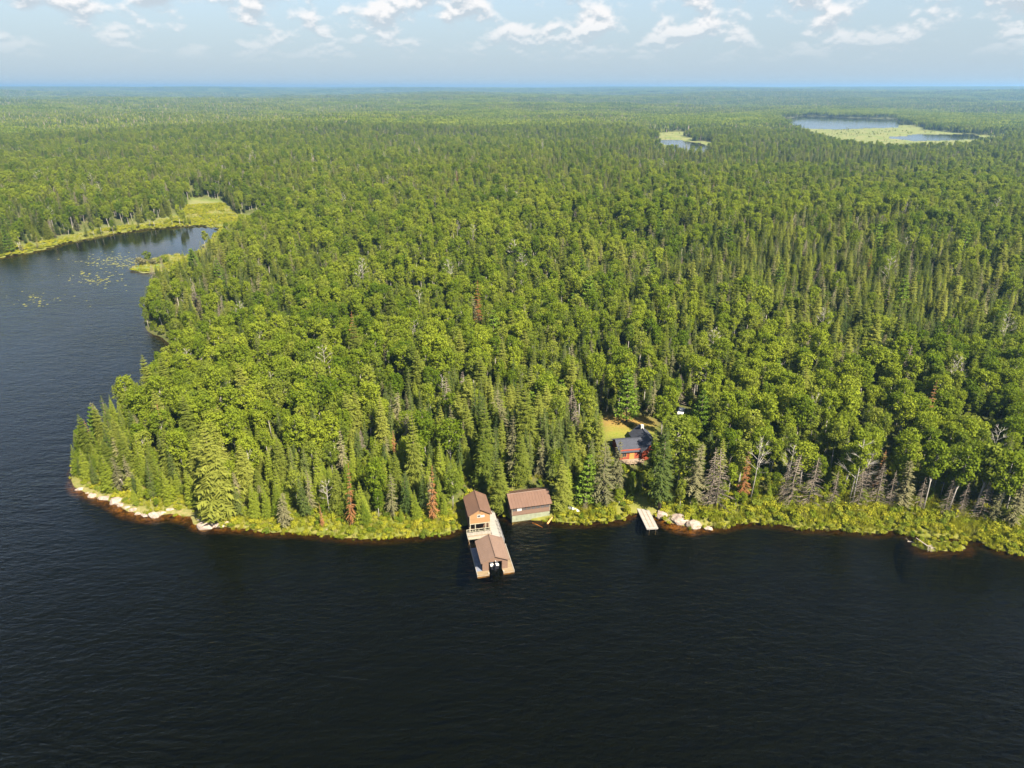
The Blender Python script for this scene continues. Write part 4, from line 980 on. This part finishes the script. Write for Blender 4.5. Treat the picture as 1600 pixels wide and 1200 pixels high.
def shore_cabin():
    h = thing('shore_cabin', 'brown shore cabin with pale green base and screened porch windows', 'cabin', (C0[0], C0[1], .1), CRZ)
    x0, x1, y1 = -4.42, 4.42, 6.4; zb, ze, zr = 1.65, 3.95, 5.35
    b = MB().box(x0, x1, 0, .14, -1.2, zb); b.part('base_wall', M['green_panel'], h)
    for k in range(9):
        x = x0 + .02 + k * (x1 - x0 - .1) / 8; MB().box(x, x + .06, -.03, -.002, -1.2, zb - .02).part('batten', M['green_panel'], h)
    for x in (x0, x1 - .14): MB().box(x, x + .14, .145, y1 - .14, -1.0, zb).part('base_wall', M['green_panel'], h)
    MB().box(x0, x1, .02, .15, zb + .004, 2.62).part('front_wall', M['siding_tan'], h); MB().box(x0, x1, .02, .15, 3.72, ze).part('wall_header', M['siding_dark'], h)
    for x in (x0, x1 - .13): MB().prism([(x, .155, zb + .004), (x, y1, zb + .004), (x, y1, ze - .1), (x, y1 / 2, zr - .1), (x, .155, ze - .1)], .13 if x < 0 else -.13).part('side_wall', M['siding_tan'], h)
    MB().box(x0 + .14, x1 - .14, y1 - .13, y1 - .005, -.6, ze - .1).part('back_wall', M['siding_tan'], h)
    MB().box(x0 + .15, x1 - .15, 1.6, 1.7, zb, ze - .2).part('inner_wall', M['siding_dark'], h)
    MB().box(x0 - .05, x1 + .05, -.05, .016, zb - .06, zb + .08).part('ledge', M['siding_dark'], h)
    n = 8; wd = (x1 - x0 - .2) / n
    for k in range(n):
        xa = x0 + .1 + k * wd
        if k == 1: MB().box(xa + .02, xa + wd - .02, .01, .13, 2.64, 3.70).part('closed_panel', M['trim_white'], h, label='pale closed panel among dark screens')
        else: window(h, xa + .02, xa + wd - .02, .06, 2.64, 3.70, M['siding_tan'], M['screen'], .06, mull=False)
    for x in (x0 - .03, x1 - .06): MB().box(x, x + .09, -.04, -.004, zb + .1, ze - .05).part('corner_board', M['trim_cream'], h)
    gable_roof(h, 0, y1, x0, x1, ze, zr, M['roof_brown'], ov=.42, along='x', ribs=.7)
shore_cabin()

def cottage():
    gz = tz(*K0)
    h = thing('red_cottage', 'red log cottage with slate blue roof half hidden in trees', 'cottage', (K0[0], K0[1], gz), KRZ)
    x0, x1, y1 = -4.2, 3.4, 6.6; ze, zr = 2.8, 4.3
    MB().box(x0, x1, 0, .2, .3, ze).part('front_wall', M['siding_red'], h); MB().box(x0, x1, y1 - .2, y1, .3, ze).part('back_wall', M['siding_red'], h)
    for x in (x0, x1 - .2): MB().prism([(x, .205, .3), (x, y1 - .205, .3), (x, y1 - .205, ze), (x, y1 / 2, zr - .15), (x, .205, ze)], .2 if x < 0 else -.2).part('side_wall', M['siding_red'], h)
    for k in range(11):
        z = .45 + k * .25; MB().tube([(x0 - .15, -.02, z), (x1 + .15, -.02, z)], [.13, .13], 6).part('wall_log', M['siding_red'], h)
    MB().box(x0 - .3, x1 + .3, -.4, y1 + .2, -2.5, .3).part('foundation', M['post'], h)
    window(h, -3.9, -2.6, -.14, 1.0, 2.3, M['amber'], M['glass'], .1); window(h, .9, 1.9, -.14, 1.1, 2.2, M['trim_white'], M['glass'], .1)
    d = MB().box(-1.9, -.6, -.19, -.10, .35, 2.35).part('door', M['amber'], h); MB().tube([(-.75, -.21, 1.2), (-.75, -.21, 1.4)], [.03, .03], 6).part('handle', M['steel'], d)
    gable_roof(h, 0, y1, x0, x1, ze, zr, M['shingle'], ov=.6, along='x', ribs=0)
    # cross wing with its own gable roof
    w0, w1, v0, v1 = 1.2, 5.8, -1.2, 6.0
    MB().box(w0 + .2, w1 - .2, v0, v0 + .2, .3, 3.3).part('wing_wall', M['siding_red'], h); MB().box(w1 - .2, w1, v0, v1, .3, 3.3).part('wing_wall', M['siding_red'], h); MB().box(w0, w0 + .2, v0, 0, .3, 3.3).part('wing_wall', M['siding_red'], h)
    gable_wall(h, w0, w1, v0 - .002, .15, 3.25, 3.3, 5.2, M['siding_red'], 'wing_gable')
    gable_roof(h, w0, w1, v0, v1 + 2.5, 3.3, 5.3, M['shingle'], ov=.5, name='wing_roof', ribs=0)
    window(h, 2.6, 4.2, v0 - .02, 1.1, 2.4, M['trim_white'], M['glass'], .1)
    MB().box(3.2, 3.9, 6.6, 7.3, 3.5, 6.1).part('chimney', M['trim_white'], h)
    dk = decking(h, -4.8, 1.1, -2.6, -.2, .38, M['post'], 'x')
    posts(h, [(-4.7 + k * 1.16, -2.55) for k in range(6)], -2.4, 1.3, .05, M['post'], 'rail_post')
    MB().box(-4.8, 1.15, -2.6, -2.5, 1.3, 1.37).part('deck_rail', M['deck_grey'], h); MB().box(-4.8, 1.15, -2.57, -2.53, .85, .90).part('deck_rail', M['deck_grey'], h)
cottage()

def dock():
    t = thing('floating_dock', 'bleached plank dock with two dark runners beside pale boulders', 'dock', (D0[0], D0[1], 0), DRZ)
    decking(t, -1.25, 1.25, 0, 10.0, .48, M['deck_pale'], 'x', .30)
    for x in (-.42, .48): MB().box(x - .06, x + .06, .35, 6.8 if x > 0 else 8.6, .485, .53).part('runner', M['post'], t)
    for x in (-1.32, 1.26): MB().box(x, x + .07, 0, 10, .25, .50).part('edge_board', M['deck_pale'], t)
    MB().box(-1.25, 1.25, -.07, -.005, .22, .50).part('end_board', M['deck_pale'], t)
    for x in (-.85, .85):
        for y in (.5, 5): MB().box(x - .3, x + .3, y, y + 1.6, -.25, .25).part('float', M['float_deck_shade'], t)
    for x in (-.7, .75): MB().tube([(x, -.12, .5), (x, -.14, -1.2)], [.04, .04], 6).part('ladder_post', M['steel'], t)
dock()

def small_things():
    p = on_ground(893, 800)
    b = thing('rowing_boat', 'white boat hull tipped on its side on grass by cabin', 'boat', (p[0], p[1], p[2] + .5), R_(35))
    b.rotation_euler = (R_(8), R_(62), R_(65)); b.scale = (1.3, 1.3, 1.3)
    prof = [(-1.5, .12, .5), (-1.1, .52, .46), (0, .68, .42), (1.1, .60, .42), (1.5, .5, .44)]; ring = []
    for y, hw, dp in prof: ring.append([(-hw, y, .32), (-hw * .75, y, .32 - dp * .7), (0, y, .32 - dp * 1.15), (hw * .75, y, .32 - dp * .7), (hw, y, .32)])
    v = [q for r in ring for q in r]
    MB().add(v, [(i * 5 + k, i * 5 + k + 1, (i + 1) * 5 + k + 1, (i + 1) * 5 + k) for i in range(4) for k in range(4)] + [(20, 21, 22, 23, 24), (0, 4, 3, 2, 1)]).part('hull', M['white_gel'], b)
    for s_ in (-1, 1): MB().tube([(s_ * q[1], q[0], .33) for q in prof], [.035] * 5, 5).part('gunwale', M['deck_grey'], b)
    for y in (-.6, .5): MB().box(-.6, .6, y - .12, y + .12, .16, .20).part('thwart', M['deck_tan'], b)
    # vehicle glimpsed among the trees behind the cottage
    q = on_ground(1064, 645)
    c = thing('parked_car', 'small white car parked among trees behind the red cottage', 'car', tuple(q), R_(70))
    b = MB(); sec = [(-2.0, .55, .9), (-1.7, .5, 1.0), (-.2, .5, 1.02), (1.0, .5, .98), (1.9, .5, .82), (2.05, .5, .6)]
    v = []
    for x, z0, z1 in sec: v += [(x, -.82, .35), (x, -.86, z1 * .7), (x, -.78, z1), (x, .78, z1), (x, .86, z1 * .7), (x, .82, .35)]
    b.add(v, [(i * 6 + k, i * 6 + (k + 1) % 6, (i + 1) * 6 + (k + 1) % 6, (i + 1) * 6 + k) for i in range(5) for k in range(6)] + [(5, 4, 3, 2, 1, 0), tuple(range(30, 36))]); b.part('body', M['white_gel'], c)
    MB().add([(-1.6, -.74, 1.0), (-1.6, .74, 1.0), (.8, .74, 1.0), (.8, -.74, 1.0), (-1.1, -.6, 1.5), (-1.1, .6, 1.5), (.1, .6, 1.5), (.1, -.6, 1.5)], [(0, 1, 5, 4), (1, 2, 6, 5), (2, 3, 7, 6), (3, 0, 4, 7)]).part('windscreen', M['glass'], c)
    MB().box(-1.12, .12, -.61, .61, 1.5, 1.55).part('roof', M['white_gel'], c)
    for x in (-1.25, 1.25):
        for y in (-.86, .7): MB().tube([(x, y, .32), (x, y + .16, .32)], [.32, .32], 12).part('wheel', M['rubber'], c)
small_things()

# ------------------------------------------------------------------ boulders, logs, driftwood, bushes
def b_rock(N, out, t):
    pos = N('ShaderNodeNewGeometry').outputs['Position']
    n1 = N('ShaderNodeTexNoise', {'Vector': pos, 'Scale': 1.3, 'Detail': 8.0, 'Roughness': .7}).outputs['Fac']
    n2 = N('ShaderNodeTexNoise', {'Vector': pos, 'Scale': 5.0, 'Detail': 6.0, 'Roughness': .7}).outputs['Fac']
    vo = N('ShaderNodeTexVoronoi', {'Vector': pos, 'Scale': .9}, feature='DISTANCE_TO_EDGE').outputs['Distance']
    c = mixc(N, N('ShaderNodeMapRange', {0: n1, 1: .35, 2: .65}).outputs[0], (.17, .13, .105), (.30, .245, .205))
    c = mixc(N, N('ShaderNodeMapRange', {0: n2, 1: .55, 2: .75, 3: 0., 4: .6}).outputs[0], c, (.20, .17, .14))
    c = mixc(N, N('ShaderNodeMapRange', {0: vo, 1: 0., 2: .05, 3: .55, 4: 0.}).outputs[0], c, (.10, .075, .055))
    bp = N('ShaderNodeBump', {'Height': n2, 'Strength': .6, 'Distance': .15})
    p = N('ShaderNodeBsdfPrincipled', {'Base Color': c, 'Roughness': .9, 'Normal': bp.outputs[0]}); p.inputs['Specular IOR Level'].default_value = .2
    t.links.new(p.outputs[0], out.inputs[0])
M['rock'] = mat('pink_granite', b_rock)
import bmesh
def boulder(px, py, wpx, label, flat=.45, long_=1.0, sink=.35, z=.0, turn=0.0, group=None):
    p = G(px, py, .2); w_ = wpx / (F / proj(p[0], p[1], 0)[2])
    sd_ = int(px * 7 + py); g = random.Random(sd_)
    bm = bmesh.new(); bmesh.ops.create_icosphere(bm, subdivisions=3, radius=1)
    o1, o2 = g.uniform(0, 50), g.uniform(0, 50)
    planes = [(Vector((g.gauss(0, 1), g.gauss(0, 1), g.gauss(.2, .7))).normalized(), g.uniform(.55, .85)) for _ in range(9)]
    for v in bm.verts:
        c = v.co.normalized()
        for n, k in planes:                                     # broken faces
            q = c.dot(n)
            if q > k: c = c - n * (q - k) * .85
        a = float(vnoise(np.array([c.x * 2.2 + o1 + c.z]), np.array([c.y * 2.2 + o2 - c.z]))[0]); v.co = c * (.88 + .3 * a)
    hw = w_ / 2
    for v in bm.verts: v.co = Vector((v.co.x * hw, v.co.y * hw * long_, v.co.z * hw * flat * 1.5))
    me = bpy.data.meshes.new('boulder'); bm.to_mesh(me); bm.free(); me.materials.append(M['rock'])
    o = link('boulder', me, label=label, category='boulder')
    if group: o['group'] = group
    o.location = (p[0], p[1], z + hw * flat * 1.5 * (1 - 2 * sink) * .5); o.rotation_euler = (g.uniform(-.08, .08), g.uniform(-.08, .08), turn + g.uniform(-.3, .3))
for a in [(1033, 805, 21, 'rounded pale boulder against the side of the plank dock', .5, .9), (1047, 811, 9, 'small white boulder squeezed between two large pale boulders', .6, .9), (1063, 812, 34, 'broad flat pale boulder with a ledge below the spruce', .34, .7),
          (1084, 821, 24, 'wedge shaped pale boulder at the end of the dock boulders', .5, .75), (1107, 825, 17, 'low boulder nearly drowned beside the wedge shaped one', .22, .6), (966, 795, 13, 'flat pale slab on the bank beside the plank dock', .3, .8), (980, 797, 12, 'grey topped slab at the foot of the dock path', .35, .8),
          (880, 806, 11, 'lone flat white rock in the grass by the cabin', .35, .7), (512, 829, 8, 'small white rock in the middle of the grassy bank', .6, .9), (600, 829, 7, 'small yellowish rock in the grassy bank near the boathouse', .6, .9),
          (313, 812, 14, 'rounded pink boulder beside the cracked ledge', .5, .9), (322, 822, 30, 'big cracked pink ledge jutting into the water', .34, .65), (341, 820, 22, 'sloping pink ledge with dark notch next to cracked ledge', .36, .7), (353, 817, 12, 'pale knob of rock where the grassy bank begins', .5, .8)]:
    boulder(a[0], a[1], a[2], a[3], a[4], a[5])
shore_pts = [(121, 757, 9), (128, 764, 10), (137, 768, 12), (147, 772, 14), (158, 776, 12), (168, 779, 15), (178, 782, 13), (186, 787, 13), (194, 790, 11), (199, 794, 15), (208, 798, 16), (218, 800, 13), (227, 802, 16), (237, 804, 17), (247, 803, 14), (256, 801, 12), (265, 798, 11), (274, 794, 9), (175, 777, 8), (203, 789, 9), (150, 766, 7)]
for a in shore_pts:
    g_ = random.Random(a[0]); q_ = g_.uniform(.55, 1.75)
    a = (a[0] + g_.uniform(-2.5, 2.5), a[1] + g_.uniform(-2, 1.5), a[2] * q_)
    boulder(a[0], a[1], a[2], 'pinkish boulder in the rocky rim of the point' if a[2] > 11 else 'small pinkish stone in the rocky rim of the point', g_.uniform(.22, .5), g_.uniform(.5, 1.0), g_.uniform(.3, .6), group='big boulders rimming the point' if a[2] > 11 else 'small stones rimming the point')

def log(name, p0, p1, r0, label, m='log', stubs=4, group=None, cat='log'):
    a, b = Vector(p0), Vector(p1); g = random.Random(int(p0[0] * 13 + p0[1]))
    t = thing(name, label, cat, tuple(a), 0, group); d = b - a
    mid = d * .5 + Vector((g.uniform(-.15, .15), g.uniform(-.15, .15), g.uniform(0, .15)))
    MB().tube([(0, 0, 0), mid, d], [r0, r0 * .8, r0 * .4], 7).part('stem', M[m], t)
    for i in range(stubs):
        s_ = g.uniform(.25, .9); q = d * s_; e = q + Vector((g.uniform(-1, 1), g.uniform(-1, 1), g.uniform(.1, .9))) * .8
        MB().tube([q, e], [r0 * .35, .01], 5).part('branch_stub', M[m], t)
def gp(px, py, dz=.1):
    q = on_ground(px, py); return (q[0], q[1], q[2] + dz)
for (a, b, r, lb, st) in [((1322, 796), (1360, 801), .16, 'white fallen log behind the marshy shrubs near the leafless birch', 3), ((1390, 802), (1452, 806), .17, 'long white stranded log above the marshy shrubs', 5), ((1492, 811), (1502, 806), .14, 'short white log end poking from grey brush', 1),
        ((855, 820), (863, 810), .22, 'orange timber beam slanting from bank to water by cabin', 0), ((188, 749), (197, 768), .16, 'white dead trunk leaning over the rocky point', 0), ((1418, 846), (1430, 849), .13, 'grey driftwood log floating off the grassy islet', 1),
        ((598, 605), (575, 612), .2, 'pale fallen trunk caught among the aspens', 3), ((832, 817), (848, 824), .12, 'sunken amber log in the shallows before the cabin', 0)]:
    pa, pb = gp(*a, .35 if a[1] > 740 and a[0] > 1300 else .25), gp(*b, .35)
    if a[0] == 188: pa = (*G(188, 749, 6.0), 6.0); pb = gp(197, 768, .1)
    if a[0] == 598: pa = (*G(598, 605, 9.5), 9.5); pb = (*G(575, 612, 8.0), 8.0)
    if a[0] in (832,): pa, pb = (*G(*a, -.25), -.25), (*G(*b, -.3), -.3)
    if a[0] == 1418: pa, pb = (*G(*a, .05), .05), (*G(*b, .1), .1)
    log('fallen_log', pa, pb, r, lb, 'plank_orange' if 'orange' in lb or 'amber' in lb else 'log', st)
def root_wad():
    p = G(1450, 857, .2); g = random.Random(9)
    t = thing('driftwood_stump', 'grey driftwood stump with splayed roots on the grassy islet', 'driftwood', (p[0], p[1], .15), R_(20))
    MB().tube([(0, 0, .5), (-.6, 1.2, 1.0), (-1.2, 2.3, 1.5)], [.14, .10, .06], 7).part('stem', M['log'], t)
    for i in range(15):
        a = -2.6 + i * .25 + g.uniform(-.1, .1); L = g.uniform(.8, 1.7)
        MB().tube([(0, 0, .5), (math.cos(a) * L * .5, math.sin(a) * L * .5, .6 + g.uniform(-.2, .4)), (math.cos(a) * L, math.sin(a) * L, g.uniform(-.05, .5))], [.09, .06, .02], 5).part('root', M['log'], t)
root_wad()
def bush(px, py, h, wpx, leaf, label):
    p = on_ground(px, py); w_ = wpx * proj(p[0], p[1], 0)[2] / F / 2
    tr, cr = leafy(int(px * 3 + py), h, w_, .08, 16, 900, .32)
    t = thing('bush', label, 'bush', tuple(p), 0, None); tr.part('stem', M['bark'], t); cr.part('foliage', M[leaf], t)
bush(232, 408, 5.5, 16, 'birchleaf', 'tall rounded bush on the yellow marsh islet'); bush(220, 414, 4.2, 20, 'scruff', 'broad greyish bush on the yellow marsh islet'); bush(256, 411, 4.0, 18, 'birchleaf', 'low green bush beside the neck of the islet'); bush(240, 413, 2.6, 14, 'scruff', 'small grey scrub between the two islet bushes')
bush(976, 800, 1.6, 9, 'scrub', 'small bright bush by the head of the plank dock'); bush(985, 668, 1.1, 5, 'leaf', 'tiny dark bush alone on the orange lawn')

# ------------------------------------------------------------------ air
def b_haze(N, out, t):
    v = N('ShaderNodeVolumePrincipled', {'Color': (.27, .51, .80, 1), 'Density': HAZE, 'Anisotropy': .3})
    t.links.new(v.outputs[0], out.inputs['Volume'])
HAZE = 1.1e-4
MB().box(-15300, 15300, -15300, 15300, -9, 134).part('haze', mat('summer_haze', b_haze), None, kind='stuff', label='thin blue summer haze over the whole country')
